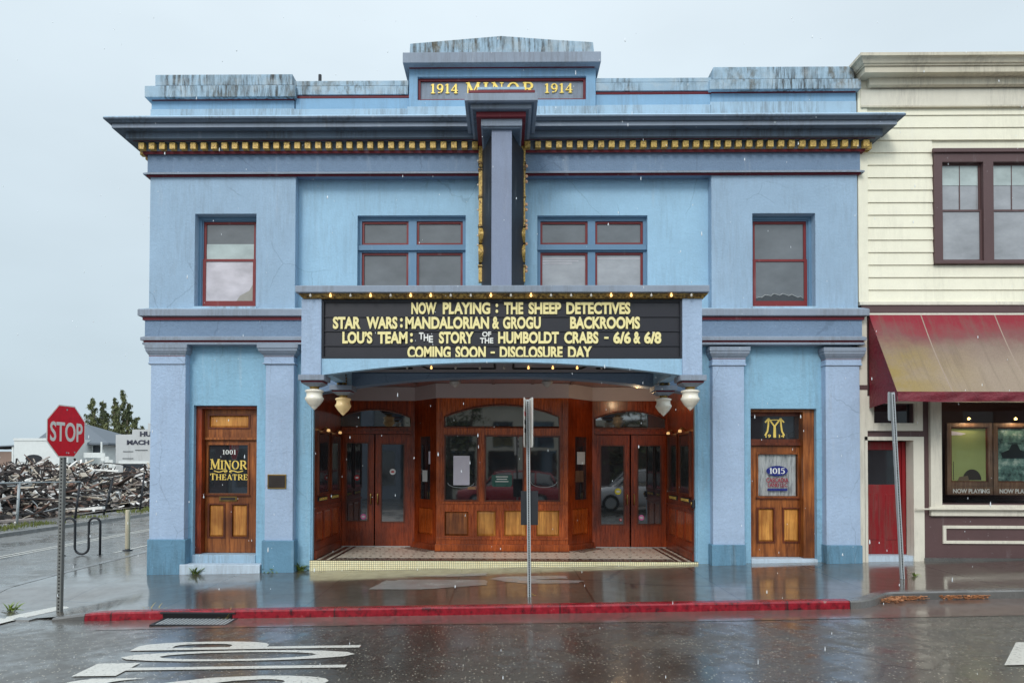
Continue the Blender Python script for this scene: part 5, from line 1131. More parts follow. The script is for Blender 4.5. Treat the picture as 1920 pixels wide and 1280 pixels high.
# ================================================================ STREET
def grid_sheet(xs, ys, zf_, mat, name, keep=None):
    mb = MB(); vs = [(x, y, zf_(x, y)) for x in xs for y in ys]; ny = len(ys); fs = []
    for i in range(len(xs)-1):
        for j in range(ny-1):
            if keep and not keep((xs[i]+xs[i+1])/2, (ys[j]+ys[j+1])/2): continue
            fs.append((i*ny+j, (i+1)*ny+j, (i+1)*ny+j+1, i*ny+j+1))
    mb.raw(vs, fs, mat, True); return mb.build(name)
def lin(a, b, n): return [a+(b-a)*i/n for i in range(n+1)]
struct(grid_sheet([-900, -120, -60, 60, 120, 900], [-900, -120, -60, 60, 120, 1500], lambda x, y: -1.1 if abs(x) < 100 and y < 100 else -1.1, LOTG, 'ground'))
ROAD = struct(grid_sheet(lin(-60, -18, 6)+lin(-17, 15, 64)+lin(20, 60, 4), lin(-40, -9, 12)+lin(-8.5, 3, 46)+lin(4, 90, 20), road_z, ASPH, 'road'))
def front(x):
    if x < -6.2: return -1.0-math.sqrt(max(0, 4-(x+6.2)**2))
    e_ = sst((x-4.67)/.85)
    return -3.0+.52*e_
# pavement: in front of the buildings, along the side street
xs = [-8.2+2*(1-math.cos(math.pi/2*i/12)) for i in range(13)]
xs += lin(-6.0, 4.9, 44)+lin(5.0, 5.9, 12)+lin(6.2, 16, 30)
mb = MB(); ny = 26; vs, fs = [], []
for x in xs:
    y0 = front(x)
    for j in range(ny+1):
        y = y0+(1.2-y0)*j/ny; vs.append((x, y, walk_z(x, y)))
for i in range(len(xs)-1):
    for j in range(ny): a = i*(ny+1)+j; fs.append((a, a+ny+1, a+ny+2, a+1))
n0 = len(vs); ys = lin(1.2, 40, 40)
for x in lin(-8.2, XL+.05, 6):
    for y in ys: vs.append((x, y, walk_z(x, y)))
for i in range(6):
    for j in range(40): a = n0+i*41+j; fs.append((a, a+41, a+42, a+1))
mb.raw(vs, fs, CONC, True); struct(mb.build('pavement'))
# kerbs
def kerb(pts, mat, name, h=None):
    mb = MB(); W_ = .15; vs, fs = [], []
    for i, (x, y) in enumerate(pts):
        a = Vector(pts[max(i-1, 0)]); b = Vector(pts[min(i+1, len(pts)-1)]); d = (b-a).normalized(); nrm = Vector((d.y, -d.x))
        zt = max(walk_z(x, y)+.004, road_z(x, y)+.02); zb = road_z(x, y)-.1
        inn = (x-nrm.x*.0, y-nrm.y*.0); out = (x+nrm.x*W_, y+nrm.y*W_)
        jit = .004*math.sin(x*5.1)
        vs += [(inn[0], inn[1], zt), (out[0]-nrm.x*.02, out[1]-nrm.y*.02, zt+jit), (out[0], out[1], zt-.022), (out[0]+nrm.x*.012, out[1]+nrm.y*.012, zb), (inn[0], inn[1], zb)]
    for i in range(len(pts)-1):
        for j in range(4): a = i*5+j; fs.append((a, a+5, a+6, a+1))
    fs += [(0, 1, 2, 3, 4), tuple(len(vs)-5+k for k in (4, 3, 2, 1, 0))]
    mb.raw(vs, fs, mat); return struct(mb.build(name))
dr0, dr1 = -4.55, -3.72       # kerb opening of the storm drain
kerb([(x, front(x)) for x in lin(-5.7, 4.64, 60)], KERBR, 'red_kerb')
kerb([(x, front(x)) for x in lin(4.645, 6.2, 28)+lin(6.5, 16, 16)], KERBG, 'grey_kerb')
kerb([(x, front(x)) for x in lin(-6.15, -5.705, 5)], KERBG, 'grey_kerb')
kerb([(-8.2, y) for y in lin(40, -1.0, 40)]+[(-6.2+2*math.cos(a), -1+2*math.sin(a)) for a in [R(180+90*i/12) for i in range(1, 12)]], KERBG, 'side_street_kerb')
# gutter strip
def strip(pts_in, pts_out, mat, name, dz=.004):
    mb = MB(); vs = []; fs = []
    for (a, b), (c, d) in zip(pts_in, pts_out): vs += [(a, b, road_z(a, b)+dz), (c, d, road_z(c, d)+dz)]
    for i in range(len(pts_in)-1): fs.append((2*i, 2*i+1, 2*i+3, 2*i+2))
    mb.raw(vs, fs, mat); return struct(mb.build(name))
xs = lin(-5.2, 16, 90)
strip([(x, front(x)-.12) for x in xs], [(x, -3.72-.03*math.sin(x*.7)) for x in xs], GUTT, 'gutter')
# pale skim-coat patches on the pavement before the entrance
PATCH = wet('pale_cement_patch', rgb(120, 119, 116), rgb(168, 167, 164), .05, .3, film=(.4, .9), bscale=60, bstr=.3)
def pave_patch(pts):
    out = []
    P_ = [uyg(px, py, .0)[:2] for px, py in pts]
    for i in range(len(P_)):
        a_, b_ = Vector(P_[i]), Vector(P_[(i+1) % len(P_)])
        for k in range(5): q_ = a_+(b_-a_)*k/5; out.append((q_.x+random.uniform(-.03, .03), q_.y+random.uniform(-.015, .015)))
    mb = MB(); mb.face([(x, y, walk_z(x, y)+.004) for x, y in out][::-1], PATCH); struct(mb.build('pavement_patch'))
pave_patch([(694, 1099), (724, 1084), (742, 1085), (748, 1083), (800, 1084), (912, 1087), (911, 1096), (790, 1101)])
pave_patch([(756, 1077), (912, 1074.5), (914, 1079), (840, 1080)])
pave_patch([(917, 1085), (945, 1081.5), (1062, 1082), (1064, 1087), (1000, 1088), (1098, 1092), (1080, 1096), (990, 1095), (950, 1091)])
# storm drain
SD = thing('storm_drain', 'steel storm drain grate in the gutter under the red kerb', 'storm drain', (-4.1, -3.36, road_z(-4.1, -3.36)+.006))
mb = MB(); w_, d_ = .50, .20
mb.box(-w_, w_, -d_, d_, -.03, -.001, HOLE); mb.box(-w_, w_, -d_, -d_+.03, 0, .012, STEELD); mb.box(-w_, w_, d_-.03, d_, 0, .012, STEELD); mb.box(-w_, -w_+.03, -d_+.031, d_-.031, 0, .012, STEELD); mb.box(w_-.03, w_, -d_+.031, d_-.031, 0, .012, STEELD); mb.build('frame', SD)
mb = MB()
for k in range(18): x = -w_+.055+.0525*k; mb.box(x, x+.026, -d_+.032, d_-.032, 0, .011, STEEL)
mb.build('grate', SD)
mb = MB(); z1 = walk_z(-4.1, -3)-road_z(-4.1, -3.36)-.04; mb.box(-.52, .42, .195, .225, -.02, z1, HOLE); mb.box(-.56, .46, .19, .224, z1+.0005, z1+.02, STEELD); mb.build('kerb_inlet', SD)

# road markings
def on_road(mb_pts, mat, name, parent=ROAD, dz=.007):
    pass
def rz_text(body, u0, u1, v0, v1, name):      # letter read by a driver heading -x: height along -x, width along +y
    v, f = text_raw(body, .015, 0.0)
    xa, xb = min(p[0] for p in v), max(p[0] for p in v); za, zb = min(p[1] for p in v), max(p[1] for p in v)
    vv = []
    for p in v:
        y = v0+(p[0]-xa)/(xb-xa)*(v1-v0); x = u0+(p[1]-za)/(zb-za)*(u1-u0)
        vv.append((x, y, road_z(x, y)+.008))
    return vv, f
def uyr(px, py):
    z = -.15
    for _ in range(4): x, y = uyg(px, py, z+.008)[:2]; z = road_z(x, y)
    return x, y
mb = MB()
for ch, pxl, pxr, yt, yb in (('P', 262, 677, 1201, 1216), ('O', 229, 663, 1218.5, 1238), ('T', 163, 646, 1239, 1262.5), ('S', 119, 614, 1266, 1290)):
    Yt_ = uyr(450, yt)[1]; Yb_ = uyr(450, yb)[1]; ym = (yt+yb)/2
    xl = uyr(pxl, yt+(yb-yt)*.6)[0]; xr = uyr(pxr, ym)[0]
    v, f = rz_text(ch, xr, xl, Yb_, Yt_, ''); mb.raw(v, f, ROADW)
mb.build('stop_marking', ROAD)
mb = MB()
def roadpoly(pts, dz=.008): mb.face([(x, y, road_z(x, y)+dz) for x, y in pts], ROADW)
a = uyr(1883, 1246); b = uyr(1905, 1203)
cy = (a[1]+b[1])/2
roadpoly([(a[0], a[1]), (a[0]+1.1, a[1]+.02), (a[0]+.35+ (b[0]-a[0]), b[1]+.0), (b[0], b[1])]); 
roadpoly([(a[0]+.75, a[1]+.12), (a[0]+2.6, a[1]+.12), (a[0]+2.6, a[1]+.30), (a[0]+.68, a[1]+.30)], .0085)
mb.build('arrow_marking', ROAD)
mb = MB()
pa = [uyg(*p, -.27)[:2] for p in ((152, 1137), (112, 1137.5), (-260, 1215), (-260, 1240), (20, 1166))]
roadpoly([pa[0], pa[1], pa[2], pa[3], pa[4]], .016)
mb.build('crosswalk_line', ROAD)
mb = MB()
for x0 in (-9.75, -12.1, -12.35):
    for y0, y1 in ((2 if x0 < -10 else 4.5, 40),):
        mb.face([(x0, y0, road_z(x0, y0)+.006), (x0+.1, y0, road_z(x0+.1, y0)+.006), (x0+.1, y1, road_z(x0+.1, y1)+.006), (x0, y1, road_z(x0, y1)+.006)], ROADW)
mb.build('lane_line', ROAD)
# far kerb of the side street and the lot behind it
mb = MB(); ys = lin(-30, 90, 40); vs, fs = [], []
for y in ys:
    z = road_z(-16, y); vs += [(-16, y, z-.05), (-16.02, y, z+.11), (-16.2, y, z+.12), (-18.4, y, z+.12)]
for i in range(40):
    for j in range(3): a = i*4+j; fs.append((a, a+4, a+5, a+1))
mb.raw(vs, fs, KERBG); struct(mb.build('far_pavement'))
struct(grid_sheet(lin(-90, -18.2, 24), lin(-30, 90, 30), lambda x, y: road_z(-16, y)+.10+.12*math.sin(x*1.3+y*.7)*math.sin(y*1.1), LOTG, 'demolition_lot'))

# ---------------------------------------------------------------- street furniture
STEELW = flat('weathered_grey_steel', rgb(116, 118, 116), .5, .15, var=.25, vs=14)
def perforated_post(mb, x, y, z0, z1, w=.05, holes=True, step=.05, mat=STEEL):
    mb.box(x-w/2, x+w/2, y-w/2, y+w/2, z0, z1, mat)
    if holes:
        n = int((z1-z0)/step)
        for k in range(1, n):
            z = z0+step*k
            mb.box(x-w*.17, x+w*.17, y-w/2-.0015, y-w/2-.0002, z-.010, z+.010, HOLE)
# stop sign
sx_, sy_ = uyg(112, 1136, -.16)[:2]; szz = walk_z(sx_, sy_)
SS = thing('stop_sign', 'red octagonal STOP sign on a galvanised post at the street corner', 'stop sign', (sx_, sy_, szz))
top = uz(858, sy_, 112)-szz; cz = uz(808.5, sy_, 126)-szz
mb = MB(); perforated_post(mb, 0, 0, -.1, cz+.30, .062, mat=STEELW); po = mb.build('post', SS); po.rotation_euler = (0, R(.5), 0)
ang = R(84); rr = .405
M = Matrix.Rotation(ang, 4, 'Z')
def octo(r, y): return [(r*math.cos(R(22.5+45*i)), y, r*math.sin(R(22.5+45*i))) for i in range(8)]
def sign_part(fn, name, loc):
    m = MB(); fn(m); o = m.build(name, SS, loc, ang); return o
loc_ = (.085, -.03, cz)
def f1(m): 
    pts = octo(rr, 0); m.prism([(x, z) for x, _, z in pts], 0, .004, SGNW)
def f2(m): m.prism([(x, z) for x, _, z in octo(rr*.955, 0)], -.002, -.0005, STOPR)
def f3(m):
    v, f = text_raw('STOP', .018); 
    xa, xb = min(p[0] for p in v), max(p[0] for p in v); za, zb_ = min(p[1] for p in v), max(p[1] for p in v)
    m.raw([(-.315+(p[0]-xa)/(xb-xa)*.63, -.006 if p[2] > 0 else -.0025, -.15+(p[1]-za)/(zb_-za)*.28) for p in v], f, SGNW)
def f4(m):
    for (x, z) in ((0, .31), (0, -.31), (.15, -.30)): m.lathe([(0, .006), (.012, .005), (.014, 0)], STEEL, n=8); break
    for (x, z) in ((0, .31), (0, -.31), (.16, -.30)): m.prism([(x+.012*math.cos(R(45*i)), z+.012*math.sin(R(45*i))) for i in range(8)], -.008, -.0021, STEEL)
sign_part(f1, 'border', loc_); sign_part(f2, 'face', loc_); sign_part(f3, 'lettering', loc_); sign_part(f4, 'bolt', loc_)
# middle post with edge-on plates
px_, py_ = uyg(992.5, 1120, -.02)[:2]; pz_ = walk_z(px_, py_)
SP = thing('sign_post', 'perforated steel post with signs seen edge-on before the ticket booth', 'sign post', (px_, py_, pz_))
h_ = uz(746, py_, 990)-pz_
lean = math.atan2(ux(989.5, py_, 746)-ux(992.5, py_, 1120), h_)
mb = MB(); perforated_post(mb, 0, 0, -.1, h_-.02, .05, step=.025); po = mb.build('post', SP); po.rotation_euler = (0, lean, 0)
for dx, th, rz in ((-.042, .004, 84), (.034, .004, 97)):
    mb = MB()
    w2, h2 = .23, .355; r_ = .04; pts = []
    for cx_, cz_, a0 in ((w2-r_, h2-r_, 0), (-w2+r_, h2-r_, 90), (-w2+r_, -h2+r_, 180), (w2-r_, -h2+r_, 270)):
        pts += [(cx_+r_*math.cos(R(a0+30*k)), cz_+r_*math.sin(R(a0+30*k))) for k in range(4)]
    mb.prism(pts, -.002, .002, SGNW); 
    for k in range(3): mb.box(-.16, .16, -.0035, -.0021, .1-.12*k, .16-.12*k, STEELD if k else STOPR)
    o = mb.build('sign_plate', SP, (dx+math.tan(lean)*(h_-.4), 0, h_-.36), R(rz))
mb = MB(); zl0, zl1 = uz(984, py_, 992)-pz_, uz(920, py_, 992)-pz_
mb.box(-.125, .125, .028, .032, zl0, zl1, STEELD); mb.build('lower_plate', SP, (.0, 0, 0))
# right post, leaning, plate seen from the back
px_, py_ = uyg(1692, 1090, .08)[:2]; pz_ = walk_z(px_, py_)
SP2 = thing('sign_post', 'leaning perforated steel post with a grey sign back before the red door', 'sign post', (px_, py_, pz_))
h_ = uz(735, py_, 1675)-pz_; lean = math.atan2(ux(1673, py_, 735)-px_, h_)
mb = MB(); perforated_post(mb, 0, 0, -.1, h_, .05, step=.025); po = mb.build('post', SP2); po.rotation_euler = (0, lean, 0)
mb = MB(); w2, h2 = .15, .225; r_ = .04; pts = []
for cx_, cz_, a0 in ((w2-r_, h2-r_, 0), (-w2+r_, h2-r_, 90), (-w2+r_, -h2+r_, 180), (w2-r_, -h2+r_, 270)):
    pts += [(cx_+r_*math.cos(R(a0+30*k)), cz_+r_*math.sin(R(a0+30*k))) for k in range(4)]
mb.prism(pts, .03, .034, STEEL); o = mb.build('sign_plate', SP2, (math.tan(lean)*(h_-.2), 0, h_-.225), R(46)); 
# bike rack
bx_, by_ = uyg(152, 1040, -.33)[:2]; bz_ = road_z(bx_, by_)
BR = thing('bike_rack', 'black wave-shaped bike rack standing at the side street kerb', 'bike rack', (bx_, by_, bz_), rotz=R(8))
s_ = ux(188, by_, 1000)-ux(152, by_, 1000); u = s_/36.0; topz = uz(969, by_, 150)-bz_-.02
pts = []
xl_, x1_, x2_, xr_ = -36*u, -2*u-14*u*0, 0, 34*u
r1 = 9.5*u
def arcp(cx, cz, r, a0, a1, n=12): return [(cx+r*math.cos(R(a0+(a1-a0)*i/n)), 0, cz+r*math.sin(R(a0+(a1-a0)*i/n))) for i in range(n+1)]
pts = [(-32*u, 0, -.05)] + arcp(-32*u+10.5*u, topz-10.5*u, 10.5*u, 180, 0) + arcp(1*u, .05+11*u, 12*u, 180, 360) + arcp(23*u, topz-10*u, 10*u, 180, 0) + [(33*u, 0, -.05)]
mb = MB(); mb.tube(pts, .028, STEELD, 10); mb.build('wave_tube', BR)
mb = MB()
for x in (-32*u, 33*u): mb.lathe([(0, .012), (.07, .012), (.07, 0)], STEELD, (x, 0, .002), 12)
mb.build('base_flange', BR)
# bollard
bx_, by_ = uyg(239, 1032, -.33)[:2]; bz_ = road_z(bx_, by_); hb = uz(955, by_, 238)-bz_
BO = thing('bollard', 'weathered tan post standing at the edge of the side street', 'bollard', (bx_, by_, bz_))
mb = MB(); mb.lathe([(.058, -.05), (.056, hb-.03), (.045, hb-.005), (0, hb)], paint('weathered_tan_post', rgb(196, 186, 160), streak=.6), n=14); mb.build('shaft', BO)
mb = MB(); mb.lathe([(.12, 0), (.12, .02), (.06, .03), (.058, .05)], STEELD, n=14); mb.build('base_plate', BO)

# ---------------------------------------------------------------- weeds
LEAF = NT('weed_leaf'); _t = LEAF; _oi = _t.n('ShaderNodeObjectInfo').outputs['Random']
_t.set(Base_Color=_t.mix(_t.noise(30, 2, .5, _t.coords()), rgb(70, 100, 40), rgb(150, 166, 74)), Roughness=.5); LEAF = _t.m
DRYG = flat('dry_grass_blades', rgb(170, 150, 84), .7)
def weed(loc, label, n, size, dry=False, spread=.6, name='weed'):
    T = thing(name, label, 'weed', loc, group='weeds growing along the foot of the theatre and the kerbs')
    mb = MB()
    for k in range(n):
        a = random.uniform(0, 2*math.pi); L = size*random.uniform(.6, 1.1); el = random.uniform(.5, 1.25) if not dry else random.uniform(.1, 1.1); w = L*(.16 if not dry else .05)
        pts = []; p = Vector((random.uniform(-.3, .3)*size, random.uniform(-.2, .1)*size, 0)); d = Vector((math.cos(a)*math.cos(el), math.sin(a)*math.cos(el)*.6, math.sin(el)))
        side = Vector((-math.sin(a), math.cos(a), 0)); m = 5; vs = []
        for i in range(m+1):
            f = i/m; ww = w*math.sin(math.pi*min(.97, f*.85+.1))*(1+.35*((i % 2) if not dry else 0)); vs += [p-side*ww/2, p+side*ww/2+Vector((0, 0, ww*.2))]
            d = (d+Vector((0, 0, -.16*spread*2))).normalized(); p = p+d*L/m; p.z = max(p.z, .004)
        mb.raw(vs, [(2*i, 2*i+1, 2*i+3, 2*i+2) for i in range(m)], DRYG if dry else LEAF, True)
    mb.build('leaves', T); 
    return T
def at_g(px, py, z): x, y = uyg(px, py, z)[:2]; return (x, y, walk_z(x, y))
weed(at_g(367, 1078, -.12), 'green leafy weed at the foot of the 1001 door step', 34, .20)
weed(at_g(505, 1075, -.1), 'low spreading weed at the foot of the second pilaster', 22, .20, spread=.9)
weed(at_g(563, 1072, -.09), 'bushy broad-leaved weed at the left end of the tiled step', 40, .22)
weed(at_g(592, 1069, -.08), 'tiny sprig before the tiled step near its left end', 5, .10)
for px, lab in ((812, 'tiny sprig before the tiled step, first right of its middle'), (845, 'pair of tiny sprigs under the tiled step'), (872, 'low tuft under the tiled step'), (917, 'small tuft at a pavement joint under the tiled step')):
    weed(at_g(px, 1065.5, -.03), lab, 8, .09, spread=.9)
weed(at_g(1518, 1055, .1), 'small sprig at the step of the 1015 door', 7, .10)
weed(at_g(22, 1143, -.25), 'dark weed tuft in the pavement edge left of the stop sign', 26, .16)
weed(at_g(1716, 1084, .1), 'thin dry weed beside the leaning sign post', 12, .12, spread=.9)
weed(at_g(998, 1119, -.03), 'few dry blades at the foot of the middle sign post', 12, .10, dry=True, spread=.9)
x, y = uyg(286, 1158, -.25)[:2]; weed((x, y, road_z(x, y)+.01), 'clump of dry straw at the left end of the storm drain', 60, .22, dry=True)
x, y = uyg(428, 1162, -.22)[:2]; weed((x, y, road_z(x, y)+.01), 'few dry straws at the right end of the storm drain', 14, .2, dry=True)
# fallen leaves at the grey kerb
LV = flat('wet_brown_leaves', rgb(176, 122, 84), .45, var=.4, vs=30)
def leaves(pxa, pya, pxb, pyb, n, name):
    mb = MB()
    for k in range(n):
        f = random.random(); px = pxa+(pxb-pxa)*f; py = pya+(pyb-pya)*random.random()
        x, y = uyg(px, py, .0)[:2]; y = min(y, front(x)-.16); z = road_z(x, y)+.012+random.random()*.05; s = random.uniform(.02, .045)
        mb.obox((x, y, z), (s, s*.8, .003), Matrix.Rotation(random.uniform(0, 6), 3, 'Z') @ Matrix.Rotation(random.uniform(-.7, .7), 3, 'X'), LV)
    o = mb.build(name); tag(o, 'drift of wet brown fallen leaves lying against the grey kerb', 'fallen leaves'); stuff(o); return o
leaves(1648, 1130, 1692, 1108, 260, 'fallen_leaves'); leaves(1735, 1117, 1806, 1110, 160, 'fallen_leaves')
# ================================================================ BACKGROUND
# demolition debris: a long heap nobody could count
DB = [flat('debris_dark_timber', rgb(58, 52, 50), .8, var=.4), flat('debris_brown_timber', rgb(96, 84, 78), .8, var=.35), flat('debris_pale_timber', rgb(196, 184, 168), .8, var=.25), flat('debris_white_plaster', rgb(240, 238, 234), .8), flat('debris_grey_board', rgb(160, 150, 144), .8), flat('debris_rust', rgb(116, 88, 76), .8), flat('debris_black', rgb(40, 38, 38), .8)]
zl = road_z(-16, 15)+.1
def heap(x, y):
    a = sst((-18.6-x)/3.5)*sst((x+46)/4)*sst((y-4)/4)*sst((52-y)/6)
    return a*(1.45+.35*math.sin(x*.61+1.3)*math.sin(y*.43)+.3*math.sin(x*1.7+y*.9))
mb = MB(); xs, ys = lin(-48, -18, 60), lin(3, 53, 90); vs = [(x, y, zl-.1+heap(x, y)+random.uniform(-.12, .12)) for x in xs for y in ys]; ny = len(ys)
mb.raw(vs, [(i*ny+j, (i+1)*ny+j, (i+1)*ny+j+1, i*ny+j+1) for i in range(60) for j in range(90)], DB[0])
for k in range(15000):
    x = random.uniform(-34, -18.7) if random.random() < .85 else random.uniform(-44, -30); y = random.uniform(4.5, 48); h = heap(x, y)
    if h < .05 and random.random() < .7: continue
    z = zl+h+random.uniform(-.25, .18)
    R3 = Matrix.Rotation(random.uniform(0, math.pi), 3, 'Z') @ Matrix.Rotation(random.gauss(0, .45), 3, 'Y') @ Matrix.Rotation(random.uniform(0, 3), 3, 'X')
    r = random.random(); high = h > 1.6
    if r < .66: sz = (random.uniform(.3, 1.7), random.uniform(.03, .11), random.uniform(.02, .06)); mt = random.choice([DB[0], DB[0], DB[0], DB[1], DB[2], DB[2], DB[5], DB[6], DB[6], DB[6], DB[6], DB[4], DB[3]])
    elif r < .9: sz = (random.uniform(.15, .6), random.uniform(.1, .4), random.uniform(.02, .10)); mt = random.choice([DB[3], DB[3], DB[4], DB[2], DB[0], DB[5]]) if high else random.choice([DB[0], DB[4], DB[2], DB[6], DB[3], DB[3]])
    else: sz = tuple(random.uniform(.08, .35) for _ in range(3)); mt = random.choice(DB)
    mb.obox((x, y, z), sz, R3, mt)
for k in range(260):
    x = random.uniform(-32, -18.9); y = random.uniform(5, 44); h = heap(x, y); z = zl+h+random.uniform(-.05, .25); a_ = random.uniform(0, 6.3); L = random.uniform(.5, 1.8)
    pts = [(x+math.cos(a_+.5*math.sin(q))*L*q/5, y+math.sin(a_+.6*math.cos(q*1.3))*L*q/5, z+.25*math.sin(q*.9+k)) for q in range(6)]
    mb.tube(pts, random.choice((.012, .02, .03)), random.choice((DB[6], DB[5], STEEL)), 4, False)
for k in range(110):
    x = random.uniform(-33, -18.9); y = random.uniform(5, 44); h = heap(x, y); z = zl+h+random.uniform(-.05, .2)
    R3 = Matrix.Rotation(random.uniform(0, math.pi), 3, 'Z') @ Matrix.Rotation(random.gauss(0, .22), 3, 'Y')
    mb.obox((x, y, z), (random.uniform(2, 4.2), random.uniform(.12, .35), random.uniform(.05, .12)) if k % 3 else (random.uniform(.8, 1.8), random.uniform(.6, 1.2), .03), R3, random.choice((DB[1], DB[2], DB[4], DB[0], DB[3], DB[5])))
DP = mb.build('debris_heap'); tag(DP, 'long heap of broken timber, boards and plaster from a demolished building', 'debris heap'); stuff(DP)
# fence along the lot
FN = thing('wire_fence', 'sagging wire fence with leaning steel posts before the debris heap', 'fence', (-17.4, 12, zl))
def fence_pt(px, py): 
    for k in range(1): pass
    d = ray(px, py); t_ = (-17.4-CAMP.x)/d.x; return CAMP+d*t_
fp = []
for (bx1_, by1_), (tx_, ty_) in (((31, 990), (36, 904)), ((140, 970), (150, 903)), ((193, 962), (212, 896)), ((262, 955), (271, 885))):
    b_ = fence_pt(bx1_, by1_); t_ = fence_pt(tx_, ty_); b_.z = zl-.1; fp.append((b_-FN.location, t_-FN.location))
for b_, t_ in fp: mb = MB(); mb.tube([b_, t_], .045, STEEL if b_ is fp[0][0] else STEELD, 8); mb.build('post', FN)
mb = MB(); ext = Vector((0, -9, 0)); tops = [fp[0][1]+ext]+[t_ for b_, t_ in fp]; mb.tube(tops[:3], .03, STEEL, 6); mb.build('top_rail', FN)
mb = MB()
for f in (.35, .68):
    mb.tube([fp[0][0]+(fp[0][1]-fp[0][0])*f+ext]+[b_+(t_-b_)*f-Vector((0, 0, .05)) for b_, t_ in fp], .012, STEELD, 4)
mb.tube(tops[2:], .014, STEELD, 4); mb.build('wire', FN)
# grass verge at the far kerb
GR = flat('verge_grass', rgb(110, 116, 60), .7, var=.4, vs=2)
mb = MB()
for k in range(2600):
    y = random.uniform(3, 26); x = random.gauss(-17.2, .35)
    if math.sin(y*1.7)+math.sin(y*.63+1) < -.2: continue
    h = random.uniform(.05, .16); a = random.uniform(0, 3); z = road_z(-16, y)+.11
    mb.face([(x-.03*math.cos(a), y-.03*math.sin(a), z), (x+.03*math.cos(a), y+.03*math.sin(a), z), (x+random.uniform(-.06, .06), y, z+h)], GR)
o = mb.build('verge_grass'); tag(o, 'thin yellow-green grass along the far kerb', 'grass'); stuff(o)
# white house
HW = paint('white_house_siding', rgb(226, 230, 228), var=.04, grain=4, bump=0); RF = flat('grey_shingle_roof', rgb(104, 112, 120), .8, var=.15); WD = flat('dark_house_window', rgb(52, 58, 64), .2)
Yh = 40.0
def hq(px, py, Y=Yh): return ux(px, Y, py), uz(py, Y, px)
H = thing('white_house', 'long white house with grey hipped roof and small porch beyond the debris', 'house', (ux(115, Yh, 850), Yh, 0)); L0 = H.location.copy()
def rel(mb_): mb_.v = [(x-L0.x, y-L0.y, z-L0.z) for x, y, z in mb_.v]; return mb_
mb = MB(); x0, zt = hq(26.5, 822); x1, _ = hq(128, 822); mb.box(x0, x1, Yh, Yh+9, -1, zt, HW); xr_, z2 = hq(194, 829, Yh+3); mb.box(x1+.01, xr_, Yh+3, Yh+9.5, -1, z2, HW)
mb.box(x0-.03, x1+.03, Yh-.05, Yh-.005, zt-.15, zt+.04, HW)
rel(mb).build('wall', H)
mb = MB(); e0, ze = hq(60, 826, Yh+2.4); e1, _ = hq(203, 830, Yh+2.4); r0x, zr_ = hq(104, 792, Yh+6); r1x, _ = hq(148, 795, Yh+6); ze = hq(203, 830, Yh+2.4)[1]
ya, yb, ym = Yh+2.4, Yh+11, Yh+6.5
mb.raw([(e0, ya, ze), (e1, ya, ze), (e1, yb, ze), (e0, yb, ze), (r0x, ym, zr_), (r1x, ym, zr_), (e0, ya, ze-.15), (e1, ya, ze-.15), (e1, yb, ze-.15), (e0, yb, ze-.15)], [(0, 1, 5, 4), (1, 2, 5), (2, 3, 4, 5), (3, 0, 4), (0, 6, 7, 1), (1, 7, 8, 2), (6, 9, 8, 7), (3, 9, 6, 0)], RF)
rel(mb).build('roof', H)
for pxa, pxb, pya, pyb in ((146, 151, 838, 853), (152, 157, 838, 853)):
    mb = MB(); a, zb_ = hq(pxa, pyb, Yh+2.96); b, zt_ = hq(pxb, pya, Yh+2.96); mb.box(a, b, Yh+2.95, Yh+2.99, zb_, zt_, WD); rel(mb).build('window', H)
mb = MB(); xc_, zc_2 = hq(63, 859, Yh-.05); mb.prism([(xc_+.65*math.cos(R(30*i)), zc_2+.3*math.sin(R(30*i))) for i in range(12)], Yh-.06, Yh-.004, STEELD); rel(mb).build('oval_vent', H)
mb = MB(); a, zp_ = hq(171, 852, Yh+2.2); b, _ = hq(203, 852, Yh+2.2); mb.box(a, b, Yh+1.2, Yh+1.3, zp_-.25, zp_+.15, HW); 
for i in range(8): xx = b+i*.32; mb.box(xx, xx+.3, Yh+1.2, Yh+1.3, zp_-.25-.27*(i+1), zp_+.12-.27*i, HW)
a2, zt_ = hq(174, 835, Yh+2.9); b2, zb_ = hq(190, 852, Yh+2.9); mb.box(a2, b2, Yh+2.93, Yh+2.985, zb_, zt_, WD); mb.box(b-.1, b, Yh+1.3, Yh+1.4, zp_, z2, HW); rel(mb).build('porch', H)
# shed at the left edge
S = thing('brown_shed', 'weathered brown shed with open lean-to at the left edge beyond the debris', 'shed', (ux(5, 46, 850), 46, 0)); L0 = S.location.copy()
mb = MB(); x0, zt = hq(-60, 846, 46); x1, _ = hq(22, 846, 46); mb.box(x0, x1, 46, 50, -1, zt, paint('weathered_shed_boards', rgb(150, 128, 116), bump=0)); rel(mb).build('wall', S)
mb = MB(); xa_, z1_ = hq(-60, 838, 45.5); xb_, z2_ = hq(26, 834, 45.5); mb.raw([(xa_, 45.5, z1_), (xb_, 45.5, z2_), (xb_, 50, z2_), (xa_, 50, z1_), (xa_, 45.5, z1_-.1), (xb_, 45.5, z2_-.1), (xb_, 50, z2_-.1), (xa_, 50, z1_-.1)], [(0,1,2,3),(4,7,6,5),(0,4,5,1),(1,5,6,2),(3,2,6,7),(0,3,7,4)], RF); mb.box(xb_-.25, xb_-.1, 45.6, 45.75, -1, z2_-.1, HW); rel(mb).build('roof', S)
